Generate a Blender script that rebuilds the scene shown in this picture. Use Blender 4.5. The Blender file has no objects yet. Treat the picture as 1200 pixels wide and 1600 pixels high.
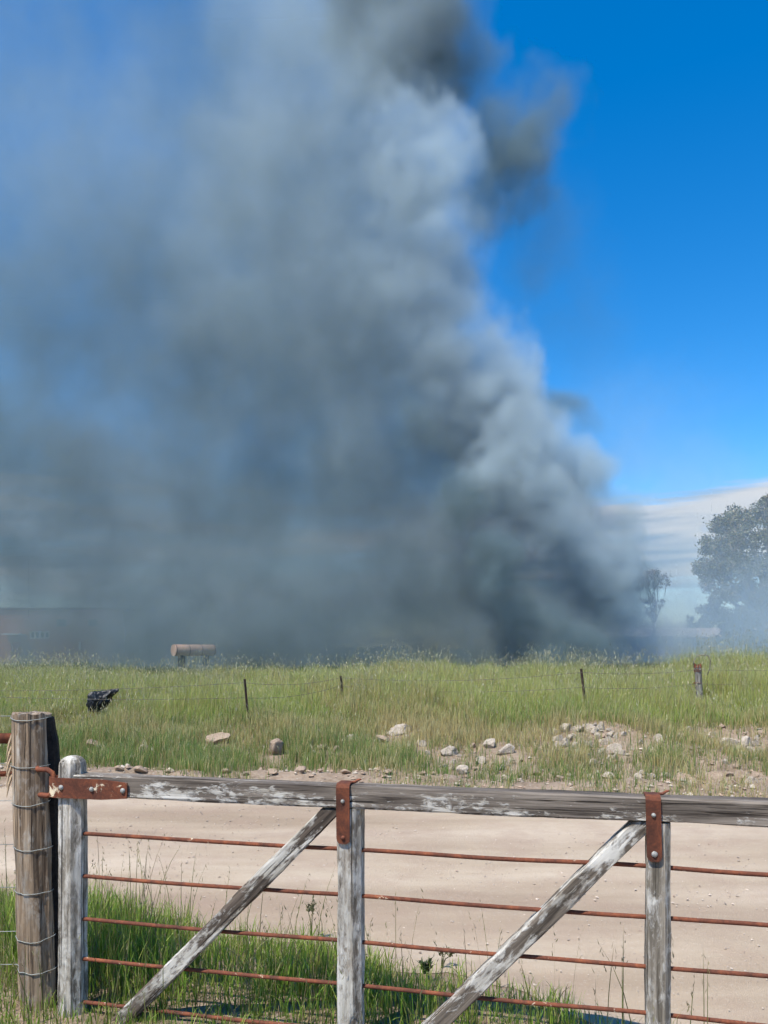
import bpy, bmesh, math, random
import numpy as np
from mathutils import Vector, Matrix, noise as mnoise

sc = bpy.context.scene
COL = sc.collection
R = math.radians

# ------------------------------------------------------------------ camera
F = 1230.0          # focal length in photo pixels (1200 x 1600)
HZ = 1012.0         # image row of the horizon
H = 1.65            # eye height
cam = bpy.data.cameras.new('camera')
cam_o = bpy.data.objects.new('camera', cam)
COL.objects.link(cam_o)
cam_o.location = (0, 0, H)
cam_o.rotation_euler = (R(90), 0, 0)
cam.lens = 36 * F / 1600
cam.shift_y = (HZ - 800) / 1600
cam.clip_start = 0.05
cam.clip_end = 6000
sc.camera = cam_o

# ------------------------------------------------------------------ sky
SUN_EL = R(61)
SUN_AZ = (-0.66, -0.75)                      # behind the camera, to the left
_l = math.hypot(*SUN_AZ)
SUN = Vector((SUN_AZ[0] / _l * math.cos(SUN_EL), SUN_AZ[1] / _l * math.cos(SUN_EL), math.sin(SUN_EL)))
world = bpy.data.worlds.new('World')
sc.world = world
world.use_nodes = True
wn, wl = world.node_tree.nodes, world.node_tree.links
sky = wn.new('ShaderNodeTexSky')
sky.sky_type = 'NISHITA'
sky.sun_disc = False
sky.sun_elevation = SUN_EL
sky.sun_rotation = math.atan2(SUN.x, SUN.y)
sky.air_density = 1.0
sky.dust_density = 0.0
sky.ozone_density = 3.0
hsv = wn.new('ShaderNodeHueSaturation')
hsv.inputs['Hue'].default_value = 0.502
hsv.inputs['Saturation'].default_value = 1.43
hsv.inputs['Value'].default_value = 1.42
wl.new(sky.outputs[0], hsv.inputs['Color'])
tc = wn.new('ShaderNodeTexCoord')
sep = wn.new('ShaderNodeSeparateXYZ')
wl.new(tc.outputs['Generated'], sep.inputs[0])
mp = wn.new('ShaderNodeMapping')
mp.inputs['Scale'].default_value = (2.4, 2.4, 27.0)
mp.inputs['Location'].default_value = (0.35, 0.2, 0.0)
wl.new(tc.outputs['Generated'], mp.inputs['Vector'])
cn = wn.new('ShaderNodeTexNoise')
cn.inputs['Scale'].default_value = 1.0
cn.inputs['Detail'].default_value = 7
cn.inputs['Roughness'].default_value = 0.62
wl.new(mp.outputs[0], cn.inputs['Vector'])
band = wn.new('ShaderNodeValToRGB')            # elevation of the low cloud bank
cr = band.color_ramp
cr.elements[0].position = 0.0;  cr.elements[0].color = (0.45, 0.45, 0.45, 1)
cr.elements[1].position = 0.215; cr.elements[1].color = (0, 0, 0, 1)
e = cr.elements.new(0.05); e.color = (0.54, 0.54, 0.54, 1)
e = cr.elements.new(0.11); e.color = (0.62, 0.62, 0.62, 1)
e = cr.elements.new(0.165); e.color = (0.66, 0.66, 0.66, 1)
e = cr.elements.new(0.195); e.color = (0.50, 0.50, 0.50, 1)
wl.new(sep.outputs['Z'], band.inputs[0])
ad = wn.new('ShaderNodeMath'); ad.operation = 'ADD'
wl.new(cn.outputs['Fac'], ad.inputs[0]); wl.new(band.outputs[0], ad.inputs[1])
cm = wn.new('ShaderNodeMapRange'); cm.interpolation_type = 'SMOOTHSTEP'
cm.inputs['From Min'].default_value = 0.95; cm.inputs['From Max'].default_value = 1.13
cm.inputs['To Max'].default_value = 0.85
wl.new(ad.outputs[0], cm.inputs['Value'])
cn2 = wn.new('ShaderNodeTexNoise'); cn2.inputs['Scale'].default_value = 1.9; cn2.inputs['Detail'].default_value = 5
wl.new(mp.outputs[0], cn2.inputs['Vector'])
ccol = wn.new('ShaderNodeValToRGB')
ccol.color_ramp.elements[0].position = 0.40; ccol.color_ramp.elements[0].color = (2.3, 2.9, 3.6, 1)
ccol.color_ramp.elements[1].position = 0.60; ccol.color_ramp.elements[1].color = (5.9, 5.5, 5.1, 1)
wl.new(cn2.outputs['Fac'], ccol.inputs[0])
wm = wn.new('ShaderNodeMix'); wm.data_type = 'RGBA'
wl.new(cm.outputs[0], wm.inputs['Factor'])
wl.new(hsv.outputs[0], wm.inputs['A']); wl.new(ccol.outputs[0], wm.inputs['B'])
bg = wn['Background']
wl.new(wm.outputs['Result'], bg.inputs['Color'])
bg.inputs['Strength'].default_value = 0.1

# ------------------------------------------------------------------ sun, exposure, render settings
sun = bpy.data.lights.new('sun', 'SUN')
sun.energy = 4.6
sun.angle = R(0.53)
sun.color = (1.0, 0.94, 0.83)
sun_o = bpy.data.objects.new('sun', sun)
COL.objects.link(sun_o)
sun_o.rotation_euler = SUN.to_track_quat('Z', 'Y').to_euler()
sc.view_settings.view_transform = 'Standard'
sc.view_settings.look = 'None'
sc.view_settings.exposure = 0.55
sc.view_settings.gamma = 1.0
sc.view_settings.use_curve_mapping = False
cy = sc.cycles
cy.use_denoising = True
cy.use_adaptive_sampling = True
cy.adaptive_threshold = 0.05
cy.adaptive_min_samples = 16
cy.max_bounces = 6
cy.diffuse_bounces = 2
cy.glossy_bounces = 1
cy.transmission_bounces = 2
cy.volume_bounces = 2
cy.volume_step_rate = 4.0
cy.volume_max_steps = 256
cy.transparent_max_bounces = 8
cy.sample_clamp_indirect = 4.0

random.seed(7)
rng = np.random.default_rng(7)


# ------------------------------------------------------------------ helpers
def tag(o, label=None, cat=None, group=None, kind=None):
    for k, v in (('label', label), ('category', cat), ('group', group), ('kind', kind)):
        if v: o[k] = v
    return o


def link(name, data, parent=None, mat=None):
    o = bpy.data.objects.new(name, data)
    COL.objects.link(o)
    if parent is not None: o.parent = parent
    if mat is not None and data is not None: data.materials.append(mat)
    return o


def empty(name, loc=(0, 0, 0), rz=0.0):
    o = bpy.data.objects.new(name, None)
    COL.objects.link(o)
    o.empty_display_size = 0.2
    o.location = loc
    o.rotation_euler = (0, 0, rz)
    return o


def mesh_np(name, V, faces_flat, sizes, col=None, smooth=False):
    """mesh from numpy arrays: V (n,3), flat loop vertex ids, loops per face"""
    me = bpy.data.meshes.new(name)
    me.vertices.add(len(V)); me.vertices.foreach_set('co', np.ascontiguousarray(V, dtype=np.float32).ravel())
    me.loops.add(len(faces_flat)); me.loops.foreach_set('vertex_index', np.ascontiguousarray(faces_flat, dtype=np.int32))
    st = np.concatenate([[0], np.cumsum(sizes)[:-1]]).astype(np.int32)
    me.polygons.add(len(sizes)); me.polygons.foreach_set('loop_start', st)
    me.polygons.foreach_set('use_smooth', np.full(len(sizes), smooth))
    me.update(calc_edges=True)
    if col is not None:
        a = me.color_attributes.new('Col', 'FLOAT_COLOR', 'POINT')
        c4 = np.ones((len(V), 4), np.float32); c4[:, :3] = col
        a.data.foreach_set('color', c4.ravel())
    return me


def bm_mesh(name, bm, smooth=False):
    me = bpy.data.meshes.new(name)
    bmesh.ops.recalc_face_normals(bm, faces=bm.faces[:])
    if smooth:
        for f in bm.faces: f.smooth = True
    bm.to_mesh(me); bm.free()
    return me


def tube_bm(bm, pts, radii, n=8, caps=True):
    pts = [Vector(p) for p in pts]
    if not hasattr(radii, '__len__'): radii = [radii] * len(pts)
    rings = []
    up = Vector((0, 0, 1))
    prev = None
    for i, p in enumerate(pts):
        t = (pts[min(i + 1, len(pts) - 1)] - pts[max(i - 1, 0)]).normalized()
        if prev is None:
            a = t.orthogonal().normalized()
        else:
            a = (prev - t * prev.dot(t)).normalized()
        prev = a
        b = t.cross(a)
        rings.append([bm.verts.new(p + (a * math.cos(2 * math.pi * k / n) + b * math.sin(2 * math.pi * k / n)) * radii[i]) for k in range(n)])
    for r0, r1 in zip(rings, rings[1:]):
        for k in range(n):
            bm.faces.new((r0[k], r0[(k + 1) % n], r1[(k + 1) % n], r1[k]))
    if caps:
        bm.faces.new(rings[0][::-1]); bm.faces.new(rings[-1])


def tube(name, pts, radii, mat, parent=None, n=8, smooth=True):
    bm = bmesh.new(); tube_bm(bm, pts, radii, n)
    return link(name, bm_mesh(name, bm, smooth), parent, mat)


def box_bm(bm, x0, x1, y0, y1, z0, z1):
    vs = [bm.verts.new((x, y, z)) for x in (x0, x1) for y in (y0, y1) for z in (z0, z1)]
    for f in ((0, 1, 3, 2), (4, 6, 7, 5), (0, 4, 5, 1), (2, 3, 7, 6), (0, 2, 6, 4), (1, 5, 7, 3)):
        bm.faces.new([vs[i] for i in f])


def box(name, b, mat, parent=None, bevel=0.0):
    bm = bmesh.new(); box_bm(bm, *b)
    if bevel: bmesh.ops.bevel(bm, geom=bm.edges[:], offset=bevel, segments=2, affect='EDGES')
    return link(name, bm_mesh(name, bm), parent, mat)


def sstep(a, b, x):
    t = np.clip((np.asarray(x, dtype=float) - a) / (b - a), 0, 1)
    return t * t * (3 - 2 * t)


_pw = np.random.default_rng(3)
_PW = [(_pw.uniform(0, 2 * math.pi), _pw.uniform(0.6, 1.0) * 2 ** (k * 0.5), _pw.uniform(0, 6.28)) for k in range(14)]


def wob(x, y, s=1.0, lo=0, hi=14):
    """cheap smooth 2-D noise as a sum of waves, about -1..1"""
    o = 0.0; t = 0.0
    for a, f, p in _PW[lo:hi]:
        w = 1.0 / f ** 0.7
        o = o + w * np.sin((np.cos(a) * x + np.sin(a) * y) * f * s + p); t += w
    return o / t * 2.2


# ------------------------------------------------------------------ material helpers
class NT:
    def __init__(self, name):
        self.m = bpy.data.materials.new(name); self.m.use_nodes = True
        self.t = self.m.node_tree; self.N = self.t.nodes; self.L = self.t.links
        self.b = self.N['Principled BSDF']; self.b.inputs['Roughness'].default_value = 0.85
        self.b.inputs['Specular IOR Level'].default_value = 0.25

    def coord(self, kind='Object', scale=(1, 1, 1), loc=(0, 0, 0)):
        c = self.N.new('ShaderNodeTexCoord'); m = self.N.new('ShaderNodeMapping')
        m.inputs['Scale'].default_value = scale; m.inputs['Location'].default_value = loc
        self.L.new(c.outputs[kind], m.inputs['Vector']); return m.outputs[0]

    def noise(self, vec, scale, detail=4, rough=0.55, dist=0.0):
        n = self.N.new('ShaderNodeTexNoise'); n.inputs['Scale'].default_value = scale
        n.inputs['Detail'].default_value = detail; n.inputs['Roughness'].default_value = rough
        n.inputs['Distortion'].default_value = dist
        if vec is not None: self.L.new(vec, n.inputs['Vector'])
        return n.outputs['Fac']

    def ramp(self, fac, stops):
        r = self.N.new('ShaderNodeValToRGB'); c = r.color_ramp
        while len(c.elements) < len(stops): c.elements.new(0.5)
        for e, (p, k) in zip(c.elements, stops):
            e.position = p
            e.color = (k, k, k, 1) if not hasattr(k, '__len__') else (*k, 1)
        self.L.new(fac, r.inputs[0]); return r.outputs[0]

    def mix(self, fac, a, b, blend='MIX'):
        m = self.N.new('ShaderNodeMix'); m.data_type = 'RGBA'; m.blend_type = blend
        for s, v in (('Factor', fac), ('A', a), ('B', b)):
            if hasattr(v, 'is_linked'): self.L.new(v, m.inputs[s])
            elif s == 'Factor': m.inputs[s].default_value = v
            else: m.inputs[s].default_value = (*v, 1)
        return m.outputs['Result']

    def math(self, op, a, b=None, clamp=False):
        m = self.N.new('ShaderNodeMath'); m.operation = op; m.use_clamp = clamp
        for i, v in enumerate((a, b)):
            if v is None: continue
            if hasattr(v, 'is_linked'): self.L.new(v, m.inputs[i])
            else: m.inputs[i].default_value = v
        return m.outputs[0]

    def color(self, c): self.L.new(c, self.b.inputs['Base Color']) if hasattr(c, 'is_linked') else setattr(self.b.inputs['Base Color'], 'default_value', (*c, 1))

    def bump(self, h, strength=0.5, dist=0.01):
        b = self.N.new('ShaderNodeBump'); b.inputs['Strength'].default_value = strength; b.inputs['Distance'].default_value = dist
        self.L.new(h, b.inputs['Height']); self.L.new(b.outputs[0], self.b.inputs['Normal'])


def wood_mat(name, paint=0.5, slope=(0, 0, 0), c0=(0.055, 0.042, 0.032), c1=(0.25, 0.205, 0.16), white=(0.60, 0.58, 0.53), seed=0.0, flake=1.0, edge=0.05):
    """weathered timber, grain along local X, with the remains of white paint"""
    t = NT(name)
    g = t.noise(t.coord('Object', (2.2, 55, 55), (seed, 0, 0)), 1.0, 6, 0.65, 0.4)
    g2 = t.noise(t.coord('Object', (0.9, 16, 16), (seed, 3, 1)), 1.0, 3, 0.6)
    gg = t.math('ADD', t.math('MULTIPLY', g, 0.65), t.math('MULTIPLY', g2, 0.35))
    base = t.ramp(gg, [(0.39, tuple(a * 0.7 for a in c0)), (0.49, tuple(a * 0.6 + b * 0.4 for a, b in zip(c0, c1))), (0.60, c1)])
    # flaking paint: fine flakes modulated by large patches and by where on the member it has lasted
    f1 = t.noise(t.coord('Object', (24 * flake, 62 * flake, 62 * flake), (seed, 7, 2)), 1.0, 7, 0.68, 0.6)
    f2 = t.noise(t.coord('Object', (6.5, 15, 15), (seed + 5, 1, 2)), 1.0, 5, 0.65, 0.4)
    s = t.math('ADD', t.math('MULTIPLY', f1, 0.55), t.math('MULTIPLY', f2, 0.75))
    s = t.math('ADD', s, t.math('MULTIPLY', gg, 0.25))
    if any(slope):
        sp = t.N.new('ShaderNodeSeparateXYZ'); t.L.new(t.coord('Object'), sp.inputs[0])
        for k, v in zip('XYZ', slope):
            if v: s = t.math('ADD', s, t.math('MULTIPLY', sp.outputs[k], v))
    thr = 1.12 - 0.7 * paint
    mr = t.N.new('ShaderNodeMapRange'); mr.inputs['From Min'].default_value = thr - edge; mr.inputs['From Max'].default_value = thr + edge
    t.L.new(s, mr.inputs['Value'])
    dirt = t.noise(t.coord('Object', (3, 22, 22), (seed, 9, 9)), 1.0, 5, 0.6)
    wc = t.mix(t.ramp(dirt, [(0.40, 0.0), (0.62, 1.0)]), white, tuple(v * 0.55 * k for v, k in zip(white, (1.0, 0.95, 0.88))))
    ck = t.noise(t.coord('Object', (1.1, 85, 85), (seed + 2, 4, 6)), 1.0, 3, 0.5, 0.5)
    crack = t.ramp(ck, [(0.33, 0.85), (0.39, 0.0)])
    t.color(t.mix(crack, t.mix(mr.outputs[0], base, wc), (0.02, 0.016, 0.013)))
    h = t.math('ADD', t.math('MULTIPLY', gg, 1.0), t.math('MULTIPLY', mr.outputs[0], 0.28))
    h = t.math('SUBTRACT', h, t.math('MULTIPLY', crack, 0.6))
    t.bump(h, 0.9, 0.006)
    return t.m


def rust_mat(name, flakes=0.0, bright=1.0):
    t = NT(name)
    n1 = t.noise(t.coord('Object', (1, 1, 0.7)), 13, 7, 0.68, 0.8)
    n2 = t.noise(t.coord('Object', (1, 1, 1), (4, 2, 1)), 120, 3, 0.6)
    f = t.math('ADD', t.math('MULTIPLY', n1, 0.75), t.math('MULTIPLY', n2, 0.25))
    k = bright
    c = t.ramp(f, [(0.32, (0.06 * k, 0.028 * k, 0.02 * k)), (0.48, (0.16 * k, 0.055 * k, 0.032 * k)), (0.60, (0.27 * k, 0.085 * k, 0.04 * k)), (0.74, (0.48 * k, 0.19 * k, 0.07 * k))])
    if flakes:
        p = t.noise(t.coord('Object', (1, 1, 1), (1, 5, 3)), 30, 7, 0.7, 0.8)
        p2 = t.noise(t.coord('Object', (1, 1, 1), (2, 0, 3)), 9, 2, 0.5)
        s = t.math('ADD', t.math('MULTIPLY', p, 0.6), t.math('MULTIPLY', p2, 0.5))
        c = t.mix(t.ramp(s, [(0.62 - 0.06 * flakes, 0.0), (0.66 - 0.06 * flakes, 1.0)]), c, (0.66, 0.56, 0.40))
    t.color(c); t.bump(f, 0.6, 0.003)
    t.b.inputs['Roughness'].default_value = 0.8
    return t.m


def plain_mat(name, col, rough=0.8, var=0.25, scale=8.0, bump=0.3, bdist=0.01):
    t = NT(name)
    n = t.noise(t.coord('Object'), scale, 6, 0.6)
    t.color(t.ramp(n, [(0.3, tuple(c * (1 - var) for c in col)), (0.7, tuple(min(1, c * (1 + var)) for c in col))]))
    t.b.inputs['Roughness'].default_value = rough
    if bump: t.bump(n, bump, bdist)
    return t.m


def leaf_mat(name, trans=0.3, rough=0.55):
    t = NT(name)
    a = t.N.new('ShaderNodeVertexColor'); a.layer_name = 'Col'
    t.color(a.outputs['Color']); t.b.inputs['Roughness'].default_value = rough
    tr = t.N.new('ShaderNodeBsdfTranslucent'); t.L.new(a.outputs['Color'], tr.inputs['Color'])
    mx = t.N.new('ShaderNodeMixShader'); mx.inputs[0].default_value = trans
    t.L.new(t.b.outputs[0], mx.inputs[1]); t.L.new(tr.outputs[0], mx.inputs[2])
    t.L.new(mx.outputs[0], t.N['Material Output'].inputs['Surface'])
    return t.m


# ------------------------------------------------------------------ terrain
def near_edge(x):                     # verge between gate and road
    return np.interp(x, [-60, -8, -2, -0.4, 0.5, 1.1, 1.6, 4, 60], [7.5, 5.9, 4.95, 4.5, 3.98, 3.28, 2.85, 2.1, -1]) + 0.10 * wob(x, x * 0.3, 2.2)


def far_edge(x):
    return 9.1 - 0.75 * sstep(-0.5, 2.5, x) + 0.10 * wob(x, 0.0, 0.9) + 0.06 * wob(x, 3.0, 4.0)


def ground_h(x, y):
    x = np.asarray(x, dtype=float); y = np.asarray(y, dtype=float)
    fe = far_edge(x)
    crest = 0.54 + 0.20 * np.exp(-((x - 0.9) / 3.6) ** 2) + 0.04 * sstep(3, 6, x) + 0.10 * sstep(7.4, 8.6, x)
    t = np.clip((y - fe) / 9.0, 0, 1)
    bank = crest * (0.42 * sstep(0.02, 0.5, t) + 0.58 * sstep(0.25, 1.0, t))
    windrow = (0.19 - 0.08 * sstep(0, 2, x)) * np.exp(-((y - fe - 0.55) / 0.42) ** 2) * (0.7 + 0.5 * wob(x, y, 2.0))
    lump = sstep(0.3, 1.5, y - fe) * (0.055 * wob(x, y, 1.6) + 0.025 * wob(x + 9, y, 4.5))
    lump = lump + 0.12 * np.exp(-(((x - 6.6) / 1.2) ** 2 + ((y - 12.6) / 0.9) ** 2)) + 0.10 * np.exp(-(((x - 3.3) / 1.0) ** 2 + ((y - 12.2) / 0.8) ** 2))
    far = sstep(24, 40, y) * (0.74 - crest)
    ne = near_edge(x)
    verge = 0.04 * sstep(0.0, 0.6, ne - y) * (1 + 0.5 * wob(x, y, 3.0))
    road_dip = -0.03 * sstep(-0.05, 0.25, y - ne) * sstep(-0.05, 0.25, fe - y)
    return bank + windrow + lump * sstep(60, 20, y) + far + verge + road_dip


def gh(x, y): return float(ground_h(x, y))


def ray(px, py, d): return Vector(((px - 600) / F * d, d, H - (py - HZ) / F * d))


def hit(px, py, d0=9.3, d1=40.0):
    """where the line of sight through a photo pixel meets the ground"""
    ds = np.arange(d0, d1, 0.02)
    x = (px - 600) / F * ds; z = H - (py - HZ) / F * ds
    below = np.nonzero(z <= ground_h(x, ds))[0]
    d = ds[below[0]] if len(below) else d1
    return Vector(((px - 600) / F * d, d, gh((px - 600) / F * d, d)))


def grid_mesh(name, xs, ys, hf):
    X, Y = np.meshgrid(xs, ys); Z = hf(X, Y)
    V = np.stack([X, Y, Z], -1).reshape(-1, 3)
    nx, ny = len(xs), len(ys)
    i = np.arange(ny - 1)[:, None] * nx + np.arange(nx - 1)[None, :]
    f = np.stack([i, i + 1, i + nx + 1, i + nx], -1).reshape(-1)
    return mesh_np(name, V, f, np.full((ny - 1) * (nx - 1), 4), smooth=True)


xs = np.concatenate([[-3000, -900, -300, -120, -60, -35, -24, -19], np.arange(-16, 16.01, 0.125), [19, 24, 35, 60, 120, 300, 900, 3000]])
ys = np.concatenate([[-300, -60, -15, -4, 0, 1.5], np.arange(2.4, 21.6, 0.12), [22, 23, 24.5, 26, 28, 31, 35, 40, 50, 65, 90, 140, 250, 500, 1200, 4000]])
soil = NT('soil')
sv = soil.coord('Object')
s1 = soil.noise(sv, 1.4, 6, 0.6); s2 = soil.noise(sv, 14, 6, 0.7); s3 = soil.noise(sv, 60, 4, 0.6)
sc1 = soil.ramp(s1, [(0.35, (0.16, 0.115, 0.075)), (0.55, (0.25, 0.18, 0.125)), (0.72, (0.33, 0.25, 0.18))])
sc2 = soil.mix(soil.ramp(s2, [(0.42, 0.0), (0.68, 0.75)]), sc1, (0.37, 0.30, 0.23))
sp = soil.N.new('ShaderNodeSeparateXYZ'); soil.L.new(sv, sp.inputs[0])
fargreen = soil.N.new('ShaderNodeMapRange'); fargreen.inputs['From Min'].default_value = 12.5; fargreen.inputs['From Max'].default_value = 18
soil.L.new(sp.outputs['Y'], fargreen.inputs['Value'])
grn = soil.ramp(s2, [(0.3, (0.05, 0.075, 0.02)), (0.7, (0.10, 0.12, 0.035))])
soil.color(soil.mix(soil.math('MULTIPLY', fargreen.outputs[0], 0.9), sc2, grn))
soil.bump(soil.math('ADD', s2, soil.math('MULTIPLY', s3, 0.5)), 0.8, 0.03)
ground = link('ground', grid_mesh('ground', xs, ys, ground_h), None, soil.m)
tag(ground, 'brown earth bank and paddock rising beyond the road', 'ground', kind='structure')

# gravel road: a sheet that follows the ground between its two ragged edges
rxs = np.concatenate([[-60, -40, -28, -20, -16], np.arange(-13, 13.01, 0.06), [16, 20, 28, 40, 60]])
NR = 64
RX = np.repeat(rxs[None, :], NR, 0)
u = np.linspace(0, 1, NR)[:, None]
rag0 = near_edge(rxs) - 0.12 + 0.05 * wob(rxs, rxs * 0.2, 9.0)
rag1 = far_edge(rxs) + 0.02 + 0.05 * wob(rxs + 5, rxs * 0.2, 8.0)
RY = rag0[None, :] * (1 - u) + rag1[None, :] * u
edge_sink = np.minimum(sstep(0, 0.03, u), sstep(1, 0.98, u))
RZ = ground_h(RX, RY) + 0.012 * edge_sink + 0.016 * wob(RX * 0.35, RY, 3.2) * edge_sink - 0.004 * (1 - edge_sink)
RZ = np.maximum(RZ, ground_h(RX, RY) + 0.004)
nx = len(rxs)
ii = np.arange(NR - 1)[:, None] * nx + np.arange(nx - 1)[None, :]
rf = np.stack([ii, ii + 1, ii + nx + 1, ii + nx], -1).reshape(-1)
road_me = mesh_np('dirt_road', np.stack([RX, RY, RZ], -1).reshape(-1, 3), rf, np.full((NR - 1) * (nx - 1), 4), smooth=True)
t = NT('road_gravel')
v = t.coord('Object'); vb = t.coord('Object', (0.16, 1.0, 1.0))
b1 = t.noise(vb, 1.1, 5, 0.6); b2 = t.noise(v, 2.2, 5, 0.6); b3 = t.noise(v, 42, 5, 0.72); b4 = t.noise(v, 170, 3, 0.6)
c = t.ramp(b1, [(0.34, (0.31, 0.235, 0.165)), (0.5, (0.41, 0.325, 0.235)), (0.66, (0.50, 0.41, 0.312))])
c = t.mix(t.ramp(b2, [(0.45, 0.0), (0.75, 0.55)]), c, (0.33, 0.235, 0.175))
c = t.mix(t.ramp(b3, [(0.56, 0.0), (0.72, 0.55)]), c, (0.52, 0.45, 0.37))
c = t.mix(t.ramp(b3, [(0.28, 0.55), (0.40, 0.0)]), c, (0.24, 0.175, 0.14))
sy = t.N.new('ShaderNodeSeparateXYZ'); t.L.new(t.coord('Object'), sy.inputs[0])
ry = t.math('ADD', sy.outputs['Y'], t.math('MULTIPLY', t.noise(t.coord('Object', (0.25, 0.3, 1)), 1.0, 3), 1.3))
ruts = t.math('MULTIPLY', t.math('ADD', t.math('SINE', t.math('MULTIPLY', ry, 3.6)), 1.0), 0.5)
c = t.mix(t.math('MULTIPLY', t.math('MULTIPLY', ruts, t.ramp(b2, [(0.3, 0.3), (0.7, 1.0)])), 0.38), c, (0.30, 0.218, 0.165))
t.color(c)
t.bump(t.math('ADD', t.math('MULTIPLY', b3, 0.6), t.math('MULTIPLY', b4, 0.6)), 0.75, 0.016)
t.b.inputs['Roughness'].default_value = 0.95
road = link('dirt_road', road_me, None, t.m)
tag(road, 'pale pinkish unsealed gravel road behind the gate', 'road', kind='structure')


def scatter_pebbles(name, P, S, C, mat):
    """joined low stones: each a jittered octahedron"""
    n = len(P)
    base = np.array([[1, 0, 0], [0, 1, 0], [-1, 0, 0], [0, -1, 0], [0, 0, 1], [0, 0, -1]], float)
    th = rng.uniform(0, 6.28, n); ct, st = np.cos(th), np.sin(th)
    V = base[None] * rng.uniform(0.6, 1.25, (n, 6, 1)) + rng.uniform(-0.25, 0.25, (n, 6, 3))
    V = V * S[:, None, None] * np.array([1.15, 0.85, 0.62])
    X = V[..., 0] * ct[:, None] - V[..., 1] * st[:, None]; Y = V[..., 0] * st[:, None] + V[..., 1] * ct[:, None]
    V = np.stack([X, Y, V[..., 2]], -1) + P[:, None, :]
    fb = np.array([[0, 1, 4], [1, 2, 4], [2, 3, 4], [3, 0, 4], [1, 0, 5], [2, 1, 5], [3, 2, 5], [0, 3, 5]])
    f = (fb[None] + (np.arange(n) * 6)[:, None, None]).reshape(-1)
    return link(name, mesh_np(name, V.reshape(-1, 3), f, np.full(n * 8, 3), np.repeat(C, 6, 0)), None, mat)


stone_leaf = NT('stone_colour')
va = stone_leaf.N.new('ShaderNodeVertexColor'); va.layer_name = 'Col'
sn = stone_leaf.noise(stone_leaf.coord('Object'), 60, 4, 0.6)
stone_leaf.color(stone_leaf.mix(stone_leaf.ramp(sn, [(0.3, 0.45), (0.7, 0.0)]), va.outputs['Color'], (0.16, 0.12, 0.09)))
stone_leaf.b.inputs['Roughness'].default_value = 0.95
n = 9500
px_ = rng.uniform(-6.5, 6.5, n); v_ = rng.uniform(0, 1, n) ** 0.8
py_ = (near_edge(px_) - 0.15) * (1 - v_) + (far_edge(px_) + 0.2) * v_
sz = 0.0025 + 0.009 * rng.uniform(0, 1, n) ** 6 + 0.0025 * rng.uniform(0, 1, n)
keep = np.abs(px_) < py_ * 0.5 + 0.8
px_, py_, sz = px_[keep], py_[keep], sz[keep]
tone = rng.uniform(0.6, 1.15, (len(px_), 1)); tint = np.where(rng.uniform(0, 1, (len(px_), 1)) < 0.1, [[0.36, 0.27, 0.21]], [[0.55, 0.46, 0.38]])
peb = scatter_pebbles('road_gravel', np.stack([px_, py_, ground_h(px_, py_) + 0.014], -1), sz, tint * tone, stone_leaf.m)
tag(peb, 'loose gravel scattered over the pale dirt road', 'gravel', kind='stuff')

# rubble and clods among the grass of the bank
n = 5200
px_ = rng.uniform(-8, 10, n); py_ = far_edge(px_) + 0.05 + 4.6 * rng.uniform(0, 1, n) ** 1.7
dens = 0.35 + 0.65 * sstep(0.5, 4.0, px_) + 0.6 * (py_ < far_edge(px_) + 1.0)
keep = (rng.uniform(0, 1, n) < dens * (0.35 + 0.65 * (wob(px_, py_, 1.3) > 0.0))) & (np.abs(px_) < py_ * 0.5 + 1)
px_, py_ = px_[keep], py_[keep]
sz = 0.012 + 0.035 * rng.uniform(0, 1, len(px_)) ** 3
tone = rng.uniform(0.65, 1.15, (len(px_), 1)); pk = rng.uniform(0, 1, (len(px_), 1))
tint = np.where(pk < 0.5, [[0.42, 0.31, 0.23]], [[0.55, 0.48, 0.39]])
clod = scatter_pebbles('bank_rubble', np.stack([px_, py_, ground_h(px_, py_) + sz * 0.3], -1), sz, tint * tone, stone_leaf.m)
tag(clod, 'small clods and rubble strewn over the foot of the bank', 'rubble', kind='stuff')


# ------------------------------------------------------------------ grass
def blades(base, h, w, lean, lean_dir, col_root, col_tip, seg=2, yaw=None):
    """base (n,3), h, w, lean (n), lean_dir (n), colours (n,3) -> V, flat, sizes, colours"""
    n = len(base)
    yaw = rng.uniform(0, 6.28, n) if yaw is None else yaw
    side = np.stack([np.cos(yaw), np.sin(yaw), np.zeros(n)], -1)
    ld = np.stack([np.cos(lean_dir), np.sin(lean_dir), np.zeros(n)], -1)
    V = []; C = []
    for k in range(seg + 1):
        f = k / seg
        c = base + ld * (lean * h * f ** 1.9)[:, None]
        c = c + np.array([0, 0, 1.0]) * (h * (f - 0.38 * np.minimum(lean, 1.2) * f ** 2.4))[:, None]
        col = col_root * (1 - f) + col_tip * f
        if k < seg:
            ww = (w * (1 - 0.55 * f ** 1.5) * 0.5)[:, None]
            V += [c - side * ww, c + side * ww]; C += [col, col]
        else:
            V.append(c); C.append(col)
    m = 2 * seg + 1
    V = np.stack(V, 1); C = np.stack(C, 1)
    fl = []
    for k in range(seg - 1): fl.append([2 * k, 2 * k + 1, 2 * k + 3, 2 * k + 2])
    quads = np.array(fl, dtype=np.int64).reshape(-1, 4)
    off = (np.arange(n) * m)[:, None, None]
    q = (quads[None] + off).reshape(-1)
    tri = (np.array([[2 * seg - 2, 2 * seg - 1, 2 * seg]])[None] + off).reshape(-1)
    flat = np.concatenate([q, tri]); sizes = np.concatenate([np.full(n * len(quads), 4), np.full(n, 3)])
    return V.reshape(-1, 3), flat, sizes, C.reshape(-1, 3)


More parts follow.
